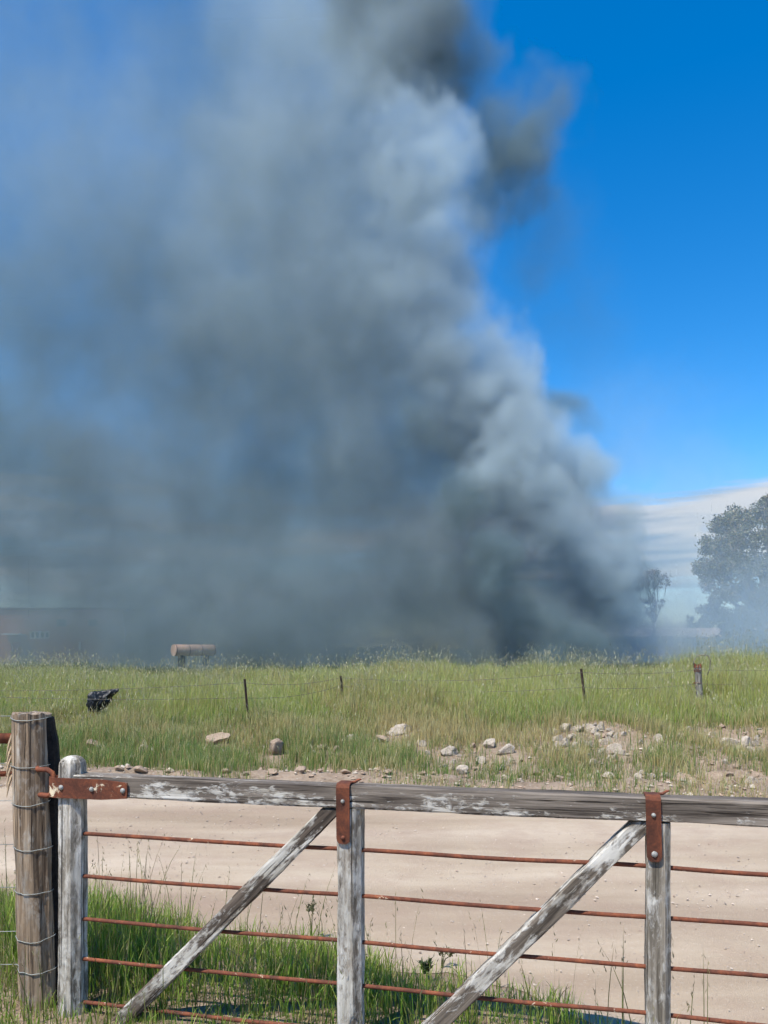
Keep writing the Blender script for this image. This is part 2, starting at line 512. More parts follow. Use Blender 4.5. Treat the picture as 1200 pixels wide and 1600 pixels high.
def heads(tip, length, w, droop_dir, col):
    """seed heads: slim diamonds hung at blade tips"""
    n = len(tip)
    yaw = rng.uniform(0, 6.28, n); side = np.stack([np.cos(yaw), np.sin(yaw), np.zeros(n)], -1)
    d = np.stack([np.cos(droop_dir) * 0.45, np.sin(droop_dir) * 0.45, np.full(n, 0.85)], -1)
    b = tip - d * (length * 0.35)[:, None]; e_ = tip + d * (length * 0.65)[:, None]; mid = tip
    V = np.stack([b, mid + side * (w / 2)[:, None], e_, mid - side * (w / 2)[:, None]], 1).reshape(-1, 3)
    return V, np.arange(n * 4), np.full(n, 4), np.repeat(col, 4, 0)


def join_np(parts):
    Vs, Fs, Ss, Cs = [], [], [], []; o = 0
    for V, f, s, c in parts:
        Vs.append(V); Fs.append(np.asarray(f) + o); Ss.append(s); Cs.append(c); o += len(V)
    return np.concatenate(Vs), np.concatenate(Fs), np.concatenate(Ss), np.concatenate(Cs)


def tips(base, h, lean, ld):
    return base + np.stack([np.cos(ld) * lean * h, np.sin(ld) * lean * h, h * (1 - 0.38 * np.minimum(lean, 1.2))], -1)


grass_m = leaf_mat('grass_blade', 0.42, 0.5)


def pick(cols, n, p=None):
    cols = np.array(cols, float)
    return cols[rng.choice(len(cols), n, p=p)] * rng.uniform(0.75, 1.25, (n, 1))


# rocks that stand clear of the grass (photo pixel, size, kind, label)
named = [
    (338, 1153, 40, 24, 't', 'blocky tan rock alone in the dark grass on the left slope'),
    (430, 1167, 30, 30, 't', 'pointed upright brown rock between the two left steel pickets'),
    (147, 1162, 27, 16, 't', 'brownish rock in the grass below the black bag'),
    (225, 1168, 16, 12, 'p', 'small pale rock in the grass right of the black bag'),
    (622, 1140, 46, 18, 'p', 'broad flat pale slab topping the middle rock scatter'),
    (545, 1153, 28, 12, 'p', 'flat pale rock below the middle steel picket'),
    (502, 1166, 18, 13, 't', 'rounded tan rock right of the pointed brown rock'),
    (525, 1170, 14, 13, 't', 'small upright tan rock below the middle steel picket'),
    (600, 1155, 30, 12, 't', 'low tan rock just below the broad pale slab'),
    (659, 1162, 16, 12, 'p', 'small cream rock right of the low tan rock'),
    (701, 1173, 30, 18, 'p', 'domed grey-cream rock half sunk in grass mid-bank'),
    (723, 1203, 24, 17, 'p', 'bright white rock lying lowest, near the road edge'),
    (767, 1162, 24, 17, 'p', 'round pale rock touching a larger one, centre right'),
    (790, 1171, 30, 19, 'p', 'larger pale rock beside the round one, centre right'),
    (885, 1137, 20, 16, 'p', 'pale rock at the upper left corner of the rubble pile'),
    (938, 1135, 16, 17, 'p', 'pale rock at the upper right end of the rubble pile'),
    (873, 1155, 20, 17, 'p', 'pale rock at the left foot of the rubble pile'),
    (962, 1170, 24, 20, 'p', 'largest pale rock at the right foot of the rubble pile'),
    (1030, 1153, 14, 16, 'p', 'upright pale rock standing alone left of the wooden post'),
    (1140, 1160, 26, 22, 'p', 'pale rock at the left of the exposed ledge on the far right'),
    (1168, 1160, 22, 24, 'p', 'tall pale rock at the right of the exposed ledge on the far right'),
    (1070, 1222, 40, 16, 't', 'long low tan rock above the right-hand strap'),
    (1115, 1225, 36, 22, 't', 'broad tan rock low on the bank right of the right-hand strap'),
    (1173, 1246, 20, 13, 'p', 'pale rock showing just above the rail at the far right'),
    (997, 1230, 13, 13, 'p', 'small white rock just above the rail left of the right-hand strap'),
    (811, 1037, 24, 7, 't', 'pale stone on the crest of the bank among seeding grass'),
]
clearings = [(hit(922, 1160), 0.72, 0.95, 0.6), (hit(1152, 1163), 0.62, 0.85, 0.6), (hit(775, 1180), 0.62, 0.7, 0.7), (hit(700, 1185), 0.45, 0.5, 0.6),
             (hit(1075, 1215), 0.9, 0.5, 0.6), (hit(1010, 1165), 0.4, 0.5, 0.5), (hit(1080, 1150), 0.4, 0.4, 0.5), (hit(900, 1222), 0.6, 0.35, 0.5)]
for a_ in named:
    q_ = hit(a_[0], a_[1] + a_[3] * 0.4)
    clearings.append((q_ - Vector((0, 0.22, 0)), 0.10 + a_[2] / F * q_.y * 0.5, 0.30, 0.9))

parts = []
N0 = 750000
bx = rng.uniform(-13.5, 13.5, N0); by = 8.2 + (23.0 - 8.2) * rng.uniform(0, 1, N0)
ok = np.abs(bx) < by * 0.5 + 1.4
bx, by = bx[ok], by[ok]
dy = by - far_edge(bx)
patch = wob(bx, by, 1.1); fine = wob(bx + 3, by, 4.0)
dens = sstep(0.35, 2.3, dy + 0.55 * patch + 0.45 * fine)
dens *= 1 - 0.62 * sstep(1.0, 3.4, bx) * sstep(5.4, 3.6, dy) * sstep(-0.55, 0.25, -patch - 0.45 * fine + 0.15)
dens *= 1 - 0.15 * sstep(0.8, 2.4, bx) * sstep(3.6, 1.5, dy)
dens = np.where(dy < 0.12 - 0.35 * sstep(-0.6, 1.2, bx) * sstep(-0.2, 0.4, fine), 0, np.maximum(dens, 0.22 * (fine > 0.15) + 0.42 * sstep(-0.3, 1.5, bx) * (fine > -0.35)))
dens *= np.where(by > 19.5, 0.55, 1.0)
for c__, rx__, ry__, am__ in clearings:
    dens = dens * (1 - am__ * np.exp(-(((bx - c__.x) / rx__) ** 2 + ((by - c__.y) / ry__) ** 2) ** 1.5))
ok = rng.uniform(0, 1, len(bx)) < dens
bx, by, dy, patch, fine = bx[ok], by[ok], dy[ok], patch[ok], fine[ok]
n = len(bx)
up = sstep(3.2, 6.4, dy + 0.5 * patch)                     # 0 on the lower slope, 1 on the crest
h = (0.17 + 0.13 * rng.uniform(0, 1, n)) * (1 - up) + (0.32 + 0.28 * rng.uniform(0, 1, n)) * up
h *= 0.70 + 0.50 * sstep(-0.6, 0.9, patch + 0.6 * fine)
h *= 0.5 + 0.5 * sstep(0.1, 1.6, dy)
h *= 1 + 0.45 * sstep(6.2, 7.6, bx) * sstep(13.5, 15.5, by)
wp0 = hit(1094, 1098)
h *= 1 - 0.5 * np.exp(-((bx - wp0.x) / 0.5) ** 2) * sstep(wp0.y - 2.6, wp0.y - 1.8, by) * sstep(wp0.y + 0.5, wp0.y + 0.1, by)
bag_p = hit(158, 1122)
h *= 1 - 0.65 * np.exp(-((bx - bag_p.x) / 0.5) ** 4) * sstep(bag_p.y - 2.2, bag_p.y - 1.4, by) * sstep(bag_p.y + 0.5, bag_p.y + 0.1, by)
w = rng.uniform(0.0045, 0.0085, n) * (0.8 + by / 40)
lean = np.abs(rng.normal(0.10, 0.22, n)); ld = rng.normal(0.35, 1.8, n)
lush = pick([(0.105, 0.170, 0.028), (0.135, 0.195, 0.036), (0.080, 0.140, 0.026), (0.180, 0.210, 0.055)], n)
dry = pick([(0.26, 0.22, 0.105), (0.33, 0.27, 0.14), (0.20, 0.17, 0.075), (0.22, 0.20, 0.10)], n)
low = pick([(0.075, 0.125, 0.032), (0.10, 0.145, 0.04), (0.055, 0.10, 0.026), (0.15, 0.15, 0.06)], n)
tipc = pick([(0.26, 0.29, 0.085), (0.33, 0.33, 0.125), (0.20, 0.25, 0.06), (0.30, 0.27, 0.13)], n)
green = np.where((up > rng.uniform(0, 1, n))[:, None], lush, low)
mid_dry = np.exp(-((dy - 3.5 - 0.5 * patch) / 0.9) ** 2) * 0.5
strawp = sstep(0.25, 0.9, wob(bx - 7, by + 4, 0.8) + 0.4 * fine)
pd = 0.20 + mid_dry + 0.42 * strawp + 0.16 * sstep(1.5, 4, bx) * sstep(5, 2, dy) + 0.10 * (fine > 0.5)
isdry = rng.uniform(0, 1, n) < pd
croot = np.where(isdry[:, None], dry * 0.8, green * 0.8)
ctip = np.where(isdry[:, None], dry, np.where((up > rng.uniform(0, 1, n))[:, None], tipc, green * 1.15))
base = np.stack([bx, by, ground_h(bx, by) - 0.01], -1)
warm = np.array([1.32, 1.27, 1.22])
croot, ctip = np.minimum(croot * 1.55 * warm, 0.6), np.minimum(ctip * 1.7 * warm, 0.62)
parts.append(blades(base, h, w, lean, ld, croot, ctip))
# flowering stalks with pale heads on the upper bank
sel = np.nonzero(rng.uniform(0, 1, n) < 0.010 + 0.15 * up * (0.15 + 0.85 * sstep(-0.3, 0.7, patch + 0.5 * fine)))[0]
sh = h[sel] * rng.uniform(1.1, 1.6, len(sel)); slean = np.abs(rng.normal(0.06, 0.12, len(sel))); sld = rng.normal(0.3, 1.6, len(sel))
stc = pick([(0.27, 0.27, 0.11), (0.32, 0.30, 0.15), (0.22, 0.25, 0.09)], len(sel))
parts.append(blades(base[sel], sh, np.full(len(sel), 0.0045), slean, sld, stc * 0.8, stc))
hc = pick([(0.50, 0.46, 0.29), (0.45, 0.45, 0.26), (0.56, 0.50, 0.35)], len(sel))
parts.append(heads(tips(base[sel], sh, slean, sld), rng.uniform(0.04, 0.10, len(sel)), rng.uniform(0.006, 0.012, len(sel)), rng.uniform(0, 6.28, len(sel)), hc))
V, f_, s_, c_ = join_np(parts)
bank_grass = link('bank_grass', mesh_np('bank_grass', V, f_, s_, c_), None, grass_m)
tag(bank_grass, 'long seeding green and straw grass covering the bank beyond the road', 'grass', kind='stuff')

# coarse far paddock grass behind the crest
n = 60000
bx = rng.uniform(-24, 26, n); by = 23 + 22 * rng.uniform(0, 1, n) ** 1.3
ok = np.abs(bx) < by * 0.5 + 2; bx, by = bx[ok], by[ok]; n = len(bx)
base = np.stack([bx, by, ground_h(bx, by) - 0.01], -1)
lush = pick([(0.085, 0.13, 0.028), (0.11, 0.14, 0.04), (0.2, 0.18, 0.08)], n)
far_me = mesh_np('paddock_grass', *blades(base, rng.uniform(0.12, 0.3, n), rng.uniform(0.012, 0.022, n), np.abs(rng.normal(0.25, 0.2, n)), rng.normal(0.3, 1, n), lush * 0.8, lush * 1.2))
tag(link('paddock_grass', far_me, None, grass_m), 'short grass of the paddock behind the crest of the bank', 'grass', kind='stuff')

# verge grass around and behind the gate
parts = []
N0 = 140000
bx = rng.uniform(-4.2, 2.4, N0); by = rng.uniform(2.6, 6.0, N0)
edge = near_edge(bx) - by
cl = wob(bx, by, 3.5)
dens = sstep(-0.05, 0.35, edge + 0.16 * cl) * np.where(by < 2.85, 0.55, 1.0)
dens *= 0.40 + 0.60 * sstep(-0.7, 0.6, cl)
gl = (bx + 1.3486) * 0.2181 + (by - 3.463) * 0.9759          # distance behind the gate
dens *= 0.60 + 0.40 * sstep(0.04, 0.25, gl)
ok = (rng.uniform(0, 1, N0) < dens * 0.85) & (np.abs(bx) < by * 0.5 + 0.8)
bx, by, edge, cl = bx[ok], by[ok], edge[ok], cl[ok]; n = len(bx)
gl = (bx + 1.3486) * 0.2181 + (by - 3.463) * 0.9759
h = (0.09 + 0.24 * rng.uniform(0, 1, n) ** 1.7) * (0.55 + 0.45 * sstep(0.0, 0.9, edge)) * (0.85 + 0.25 * cl)
h *= 1.0 + 0.35 * sstep(0.2, -1.6, bx)
h *= 0.30 + 0.70 * sstep(0.0, 0.30, gl)
h = np.maximum(h, 0.05)
w = rng.uniform(0.0028, 0.0058, n); lean = np.abs(rng.normal(0.22, 0.24, n)); ld = rng.uniform(0, 6.28, n)
g = pick([(0.092, 0.158, 0.018), (0.12, 0.185, 0.026), (0.068, 0.122, 0.016), (0.16, 0.205, 0.04), (0.17, 0.19, 0.05)], n)
dryb = rng.uniform(0, 1, n) < 0.17 + 0.15 * sstep(0.35, 0.0, edge)
d = pick([(0.30, 0.25, 0.12), (0.36, 0.31, 0.17), (0.24, 0.19, 0.08)], n)
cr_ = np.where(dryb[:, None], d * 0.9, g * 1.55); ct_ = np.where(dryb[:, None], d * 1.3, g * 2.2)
base = np.stack([bx, by, ground_h(bx, by) - 0.005], -1)
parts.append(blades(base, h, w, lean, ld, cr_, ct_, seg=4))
sel = np.nonzero((rng.uniform(0, 1, n) < 0.012) & (edge > 0.02))[0]
sh = rng.uniform(0.32, 0.60, len(sel)) * (0.85 + 0.2 * sstep(0.3, -1.2, bx[sel])); sl = np.abs(rng.normal(0.16, 0.1, len(sel))); sd_ = rng.uniform(0, 6.28, len(sel))
stc = pick([(0.20, 0.21, 0.07), (0.25, 0.22, 0.10), (0.12, 0.15, 0.04)], len(sel))
parts.append(blades(base[sel], sh, np.full(len(sel), 0.0042), sl, sd_, stc * 0.8, stc, seg=4))
for q in range(5):                                         # loose spikelets down each stalk
    tp = tips(base[sel], sh * (1 - 0.07 * q), sl, sd_) + rng.normal(0, 0.007, (len(sel), 3))
    parts.append(heads(tp, rng.uniform(0.018, 0.034, len(sel)), rng.uniform(0.003, 0.006, len(sel)), rng.uniform(0, 6.28, len(sel)), pick([(0.26, 0.23, 0.12), (0.20, 0.19, 0.09)], len(sel))))
V, f_, s_, c_ = join_np(parts)
verge_grass = link('verge_grass', mesh_np('verge_grass', V, f_, s_, c_), None, grass_m)
tag(verge_grass, 'bright green uncut grass growing below and behind the gate', 'grass', kind='stuff')

# ------------------------------------------------------------------ the gate
GA = -math.atan2(0.2181, 0.9759)
G0 = Vector((-1.3486, 3.463, 0))
GT = Vector((0.9759, -0.2181, 0)); GN = Vector((0.2181, 0.9759, 0))


def gs(px, py=None):
    """photo pixel -> (distance along the gate, height) on the gate's plane"""
    D = 1 / (0.2818 + 5.757e-5 * px)
    p = Vector(((px - 600) / F * D, D, 0))
    s = (p - G0).dot(GT)
    return s if py is None else (s, H - (py - HZ) / F * D)


gate = empty('gate', G0, GA)
tag(gate, 'weathered white painted timber field gate with five rusty steel rods', 'gate')


def beam(name, p0, p1, sec, mat, parent, nseg=24, jit=0.0025, seed=0, dome=0.0, up=(0, 0, 1), cut=None):
    """timber along p0->p1; sec = polygon of (y, z) about the axis in the member's own frame; edges gently uneven"""
    p0, p1 = Vector(p0), Vector(p1)
    L = (p1 - p0).length
    xa = (p1 - p0).normalized(); za = Vector(up); za = (za - xa * za.dot(xa)).normalized(); ya = za.cross(xa)
    bm = bmesh.new(); rings = []
    ext = [(L * k / nseg, 1.0) for k in range(nseg + 1)]
    if dome:
        ext = [(x, 1.0) for x, _ in ext if x < L - dome * 1.3] + [(L - dome * (1 - math.sin(a)), max(0.12, math.cos(a)) ** 0.8) for a in (0.0, 0.35, 0.7, 1.0, 1.25, 1.45)]
    for i, (x, s) in enumerate(ext):
        ring = []
        for k, (a, b) in enumerate(sec):
            j = Vector((x * 3.1 + seed * 7.7, k * 2.3 + seed, seed * 1.3))
            q = mnoise.noise(j) * jit * 1.6 + mnoise.noise(j * 5.0) * jit * 0.8
            r = math.hypot(a, b)
            xx = x
            if cut and i in (0, len(ext) - 1):                 # slanted end cuts
                xx = x + (cut[0] if i == 0 else cut[1]) * b
            ring.append(bm.verts.new((xx, a * s + a / r * q, b * s + b / r * q)))
        rings.append(ring)
    m = len(sec)
    for r0, r1 in zip(rings, rings[1:]):
        for k in range(m): bm.faces.new((r0[k], r0[(k + 1) % m], r1[(k + 1) % m], r1[k]))
    bm.faces.new(rings[0][::-1]); bm.faces.new(rings[-1])
    me = bm_mesh(name, bm)
    o = link(name, me, parent, mat)
    o.matrix_local = Matrix(((xa.x, ya.x, za.x, p0.x), (xa.y, ya.y, za.y, p0.y), (xa.z, ya.z, za.z, p0.z), (0, 0, 0, 1)))
    return o


def rect(w, h, c=0.006, cr=None):
    """rectangle section, w across (y), h high (z), small chamfers; cr = big chamfer at (-z... +y) corner"""
    a, b = w / 2, h / 2
    return [(-a + c, -b), (a - c, -b), (a, -b + c), (a, b - c), (a - c, b), (-a + c, b), (-a, b - c), (-a, -b + c)]


stile_m = wood_mat('painted_stile', 0.50, seed=1.3, c0=(0.10, 0.085, 0.065), c1=(0.30, 0.265, 0.215), white=(0.64, 0.61, 0.55), edge=0.09)
rail_m = wood_mat('painted_rail', 0.48, slope=(-0.045, 0, -1.6), seed=3.1, c0=(0.055, 0.043, 0.034), c1=(0.235, 0.20, 0.165))
up1_m = wood_mat('painted_upright', 0.53, seed=5.7, c0=(0.10, 0.08, 0.06), c1=(0.32, 0.28, 0.23), edge=0.08)
up2_m = wood_mat('bare_upright', 0.42, seed=8.9, c0=(0.10, 0.085, 0.065), c1=(0.31, 0.27, 0.215), edge=0.08)
br1_m = wood_mat('flaking_brace', 0.47, seed=11.2, c0=(0.045, 0.035, 0.027), c1=(0.16, 0.125, 0.098), flake=0.7)
br2_m = wood_mat('worn_brace', 0.36, slope=(0.11, 0, 0), seed=14.8, c0=(0.065, 0.052, 0.04), c1=(0.23, 0.19, 0.15), flake=0.6)
rust_m = rust_mat('rust', 0.0, 1.0)
rod_m = rust_mat('rod_rust', -0.9, 0.8)
strap_m = rust_mat('strap_rust', 0.0, 0.62)
hinge_m = rust_mat('hinge_rust', -0.35, 0.72)
bolt_m = plain_mat('galvanised_bolt', (0.30, 0.30, 0.28), 0.65, 0.4, 90, 0.2, 0.002)
bolt_m.node_tree.nodes['Principled BSDF'].inputs['Metallic'].default_value = 0.2

# chamfered uprights: (y = across the gate's depth, z = along the gate) in the member's frame (axis = world Z)
def upright(name, s0, s1, depth, z0, z1, mat, seed, cham=0.022, dome=0.0):
    wv = (s1 - s0) / 2
    a = depth / 2
    # local frame of beam with up = gate X: z = +s direction, y = za x xa
    cfr = cham
    sec = [(-a + 0.008, -wv), (-a, -wv + 0.008), (-a, wv - 0.008), (-a + 0.008, wv), (a - cfr, wv), (a, wv - cfr), (a, -wv + 0.007), (a - 0.007, -wv)]
    return beam(name, ((s0 + s1) / 2, 0, z0), ((s0 + s1) / 2, 0, z1), sec, mat, gate, nseg=26, jit=0.003, seed=seed, up=(1, 0, 0), dome=dome)


st0 = gs(99); st1 = gs(129)
stile = upright('stile', st0, st1, 0.088, -0.02, 1.176, stile_m, 1, cham=0.03, dome=0.045)
m0, m1 = gs(531), gs(566)
up_mid = upright('upright', m0, m1, 0.092, 0.02, 1.003, up1_m, 2, cham=0.026)
q0, q1 = gs(1009), gs(1047)
up_right = upright('upright', q0, q1, 0.092, 0.02, 1.003, up2_m, 3, cham=0.022)
end_s = q1 + 1.15
upright('stile', end_s, end_s + 0.105, 0.105, -0.02, 1.176, stile_m, 4, cham=0.03, dome=0.045)
rail = beam('top_rail', (st1 - 0.02, 0, 1.052), (end_s + 0.02, 0, 1.052), rect(0.088, 0.092, 0.007), rail_m, gate, nseg=60, jit=0.0035, seed=5)


def brace(pa, pb, mat, seed):
    (sa, za), (sb, zb) = gs(*pa), gs(*pb)
    d = Vector((sb - sa, 0, zb - za))
    k = d.z / d.x
    a0 = Vector((sa, 0, za)) - d * ((za - 0.03) / d.z) * 1.0
    return beam('brace', a0, (sb, 0, zb), rect(0.07, 0.068, 0.006), mat, gate, nseg=34, jit=0.003, seed=seed, cut=(-1 / k * 0.0, -0.95))


brace((193, 1592), (521, 1263), br1_m, 6)
brace((682, 1600), (1007, 1281), br2_m, 7)
for z in (0.832, 0.645, 0.459, 0.282, 0.093):
    pts = []
    L0, L1 = st0 + 0.045, end_s + 0.03
    for k in range(41):
        s = L0 + (L1 - L0) * k / 40
        pts.append((s, 0.004 + 0.002 * math.sin(s * 9 + z * 30), z - 0.004 * math.sin((s % 1.2) / 1.2 * math.pi) + 0.005 * mnoise.noise(Vector((s * 2, z * 9, 0)))))
    tube('rod', pts, 0.0088, rod_m, gate, n=8)

def bolt_on(parent, s, z, y, r, mat, name='bolt'):
    bm = bmesh.new()
    prof = [(r, 0.0), (r * 0.98, 0.0025), (r * 0.8, 0.006), (r * 0.45, 0.0085), (0.0, 0.0095)]
    prev = None
    for rr, hh in prof[:-1]:
        ring = [bm.verts.new((s + rr * math.cos(a * math.pi / 6), y - hh, z + rr * math.sin(a * math.pi / 6))) for a in range(12)]
        if prev:
            for k in range(12): bm.faces.new((prev[k], prev[(k + 1) % 12], ring[(k + 1) % 12], ring[k]))
        prev = ring
    tip = bm.verts.new((s, y - prof[-1][1], z))
    for k in range(12): bm.faces.new((prev[k], prev[(k + 1) % 12], tip))
    return link(name, bm_mesh(name, bm, True), parent, mat)


def strap(sc_, w, ztop, zbot, mat, label, bolts, tilt=0.0):
    """flat iron strap folded over the rail's top and down the upright, rounded lower end"""
    bm = bmesh.new(); th = 0.006; y0 = -0.0505
    prof = [(0.030, ztop - 0.001), (-0.036, ztop + 0.001), (-0.046, ztop - 0.003), (y0, ztop - 0.012)]
    prof += [(y0, z) for z in np.linspace(ztop - 0.03, zbot + w * 0.45, 5)]
    out = []
    for i, (y, z) in enumerate(prof):
        out.append((y, z, w / 2))
    for a in np.linspace(0.25, 1.35, 4):
        out.append((y0, zbot + w * 0.45 * (1 - math.sin(a)), w / 2 * max(0.25, math.cos(a)) ** 0.6))
    rows = []
    for i, (y, z, hw) in enumerate(out):
        p = out[max(i - 1, 0)]; q = out[min(i + 1, len(out) - 1)]
        ty, tz = q[0] - p[0], q[1] - p[1]; l = math.hypot(ty, tz) or 1
        ny, nz = tz / l, -ty / l                         # outward
        row = []
        for sx in (-1, 1):
            dx = tilt * (ztop - z)
            row.append((bm.verts.new((sc_ + dx + sx * hw, y, z)), bm.verts.new((sc_ + dx + sx * hw, y + ny * th, z + nz * th))))
        rows.append(row)
    for r0, r1 in zip(rows, rows[1:]):
        bm.faces.new((r0[0][1], r0[1][1], r1[1][1], r1[0][1])); bm.faces.new((r0[0][0], r1[0][0], r1[1][0], r0[1][0]))
        bm.faces.new((r0[0][0], r0[0][1], r1[0][1], r1[0][0])); bm.faces.new((r0[1][1], r0[1][0], r1[1][0], r1[1][1]))
    for r in (rows[0], rows[-1]): bm.faces.new((r[0][0], r[0][1], r[1][1], r[1][0]))
    o = link('strap', bm_mesh('strap', bm), gate, mat); o['label'] = label
    for z, r, bm_ in bolts: bolt_on(o, sc_ + tilt * (ztop - z), z, y0 - th + 0.001, r, bm_)
    bn = [(sc_ + w / 2 - 0.004, 0.0, ztop + 0.004), (sc_ + w / 2 + 0.012, -0.008, ztop + 0.007), (sc_ + w / 2 + 0.026, -0.004, ztop + 0.016), (sc_ + w / 2 + 0.036, 0.0, ztop + 0.017)]
    tube('nail', bn, [0.006, 0.006, 0.005, 0.003], rust_m, o, n=6)


zt = 1.101
s_, zb = gs(543, 1314)
strap(gs(541), gs(553) - gs(532.5), zt, zb, strap_m, 'rusty strap with a rusty lower bolt head on the middle upright', [(gs(541, 1248)[1], 0.0085, bolt_m), (gs(542, 1304)[1], 0.0095, rust_m)], 0.01)
s_, zb = gs(1021, 1341)
strap(gs(1018), gs(1032) - gs(1008.5), zt, zb, strap_m, 'rusty strap with two grey bolt heads on the right-hand upright', [(gs(1019, 1269)[1], 0.0085, bolt_m), (gs(1021, 1329)[1], 0.0115, bolt_m)], 0.022)
# strap hinge along the rail end, wrapped round the hook
hs0, hs1 = gs(96), gs(209)
hz0, hz1 = 0.9975, 1.084
bm = bmesh.new(); th = 0.007; yf = -0.0565
path = [(hs1, yf), (hs1 - 0.12, yf), (hs0, yf - 0.001), (hs0 - 0.012, yf + 0.004), (hs0 - 0.036, yf + 0.020), (hs0 - 0.047, yf + 0.038), (hs0 - 0.044, yf + 0.058), (hs0 - 0.028, yf + 0.068), (hs0 - 0.008, yf + 0.062), (hs0 + 0.0, yf + 0.052)]
rows = []
for i, (x, y) in enumerate(path):
    p = path[max(i - 1, 0)]; q = path[min(i + 1, len(path) - 1)]
    tx, ty = q[0] - p[0], q[1] - p[1]; l = math.hypot(tx, ty); nx_, ny_ = -ty / l, tx / l
    inset = 0.010 if i == 0 else 0.0
    rows.append([bm.verts.new((x, y, hz0 + inset)), bm.verts.new((x, y, hz1 - inset)), bm.verts.new((x - nx_ * th, y - ny_ * th, hz1 - inset)), bm.verts.new((x - nx_ * th, y - ny_ * th, hz0 + inset))])
for r0, r1 in zip(rows, rows[1:]):
    for k in range(4): bm.faces.new((r0[k], r0[(k + 1) % 4], r1[(k + 1) % 4], r1[k]))
bm.faces.new(rows[0]); bm.faces.new(rows[-1][::-1])
hinge = link('strap_hinge', bm_mesh('strap_hinge', bm), gate, hinge_m)
hinge['label'] = 'rusty hinge strap with flaking cream paint and three bolt heads'
for ppx, r in ((108, 0.0115), (155, 0.0105), (203, 0.0115)):
    bolt_on(hinge, gs(ppx), 1.041 + (0.002 if ppx < 120 else 0), yf - 0.0005, r, bolt_m)

# ------------------------------------------------------------------ strainer post and roadside fence
SP = Vector((-1.566, 3.56, 0))
fence = empty('wire_fence', (SP.x, SP.y, gh(SP.x, SP.y) - 0.02))
tag(fence, 'thick grey split-timber strainer post wrapped in fence wires beside the gate', 'fence')
post_m = wood_mat('split_post', 0.36, seed=21.0, c0=(0.095, 0.064, 0.042), c1=(0.37, 0.275, 0.185), white=(0.46, 0.42, 0.36), flake=0.45, edge=0.10)
shade_m = wood_mat('shade_black_timber', 0.05, seed=40, c0=(0.006, 0.005, 0.005), c1=(0.022, 0.018, 0.016), white=(0.08, 0.07, 0.06))  # near-black colour carries the shade on the post's right side
zb0 = fence.location.z


def post_ring(z):
    f = z / 1.36
    r = 0.094 + 0.007 * (1 - f)
    cx = -0.052 * (f - 0.5) * 0.9 - 0.005
    pts = []
    for k in range(28):
        a = 2 * math.pi * k / 28
        rr = r * (0.93 + 0.035 * math.cos(4 * a + 0.5))
        rr += 0.010 * mnoise.noise(Vector((math.cos(a) * 3.5, math.sin(a) * 3.5, z * 1.6))) + 0.006 * mnoise.noise(Vector((math.cos(a) * 11, math.sin(a) * 11, z * 3.5))) + 0.004 * mnoise.noise(Vector((math.cos(a) * 24, math.sin(a) * 24, z * 6)))
        x = min(rr * math.cos(a), 0.080 + 0.004 * mnoise.noise(Vector((z * 6, 1, 2))))
        pts.append((cx + x, rr * math.sin(a) * 0.95, z))
    return pts


bm = bmesh.new(); prev = None
NZ = 46
for i in range(NZ + 1):
    z = -0.1 + (1.355 - zb0 + 0.1) * i / NZ
    ring = []
    for k, (x, y, zz) in enumerate(post_ring(z)):
        if i == NZ: zz += 0.012 * mnoise.noise(Vector((x * 30, y * 30, 0)))
        ring.append(bm.verts.new((x, y, zz)))
    if prev:
        for k in range(28): bm.faces.new((prev[k], prev[(k + 1) % 28], ring[(k + 1) % 28], ring[k]))
    prev = ring
cv = bm.verts.new((post_ring(1.35)[0][0] - 0.08, 0, 1.355 - zb0 + 0.004))
for k in range(28): bm.faces.new((prev[k], prev[(k + 1) % 28], cv))
post = link('post', bm_mesh('post', bm), fence, None)
# grain runs along local X in the wood material: give this part its own frame with X upward
post.rotation_euler = (0, R(-90), 0)
post.data.transform(Matrix.Rotation(R(90), 4, 'Y'))
post.data.materials.append(post_m)
bm = bmesh.new(); prev = None                                     # right side of the post, its deep shade painted near-black
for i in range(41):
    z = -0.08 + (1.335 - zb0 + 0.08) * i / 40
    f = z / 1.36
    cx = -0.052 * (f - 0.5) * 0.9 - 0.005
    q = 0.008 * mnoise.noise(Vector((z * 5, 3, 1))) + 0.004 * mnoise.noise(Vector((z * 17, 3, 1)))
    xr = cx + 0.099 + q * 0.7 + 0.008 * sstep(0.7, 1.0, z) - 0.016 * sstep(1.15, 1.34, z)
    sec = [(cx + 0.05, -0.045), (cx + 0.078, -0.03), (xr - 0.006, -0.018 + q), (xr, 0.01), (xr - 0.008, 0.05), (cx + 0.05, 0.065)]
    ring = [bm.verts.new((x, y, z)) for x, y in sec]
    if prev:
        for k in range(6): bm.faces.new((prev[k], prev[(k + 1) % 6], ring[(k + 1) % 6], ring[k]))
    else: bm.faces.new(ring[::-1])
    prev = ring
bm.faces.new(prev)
cs = link('shade_side', bm_mesh('shade_side', bm), fence, shade_m); cs['label'] = 'split right side of the post with its shade painted black'
for k in range(5):                                                # splinters lifting off the left edge
    bm = bmesh.new(); z0 = 0.98 + 0.045 * k - zb0; x0 = -0.112 - 0.004 * random.random()
    a = [(x0 + 0.012, -0.03, z0 + 0.10), (x0, -0.036, z0 + 0.06), (x0 - 0.013 * random.uniform(0.5, 1.3), -0.04, z0 + 0.0)]
    tube_bm(bm, a, [0.007, 0.006, 0.001], 5)
    link('splinter', bm_mesh('splinter', bm), fence, plain_mat('splinter_wood', (0.42, 0.31, 0.20), 0.8, 0.3, 40))
wire_m = plain_mat('galvanised_wire', (0.27, 0.28, 0.26), 0.6, 0.25, 60, 0)
wire_m.node_tree.nodes['Principled BSDF'].inputs['Metallic'].default_value = 0.2
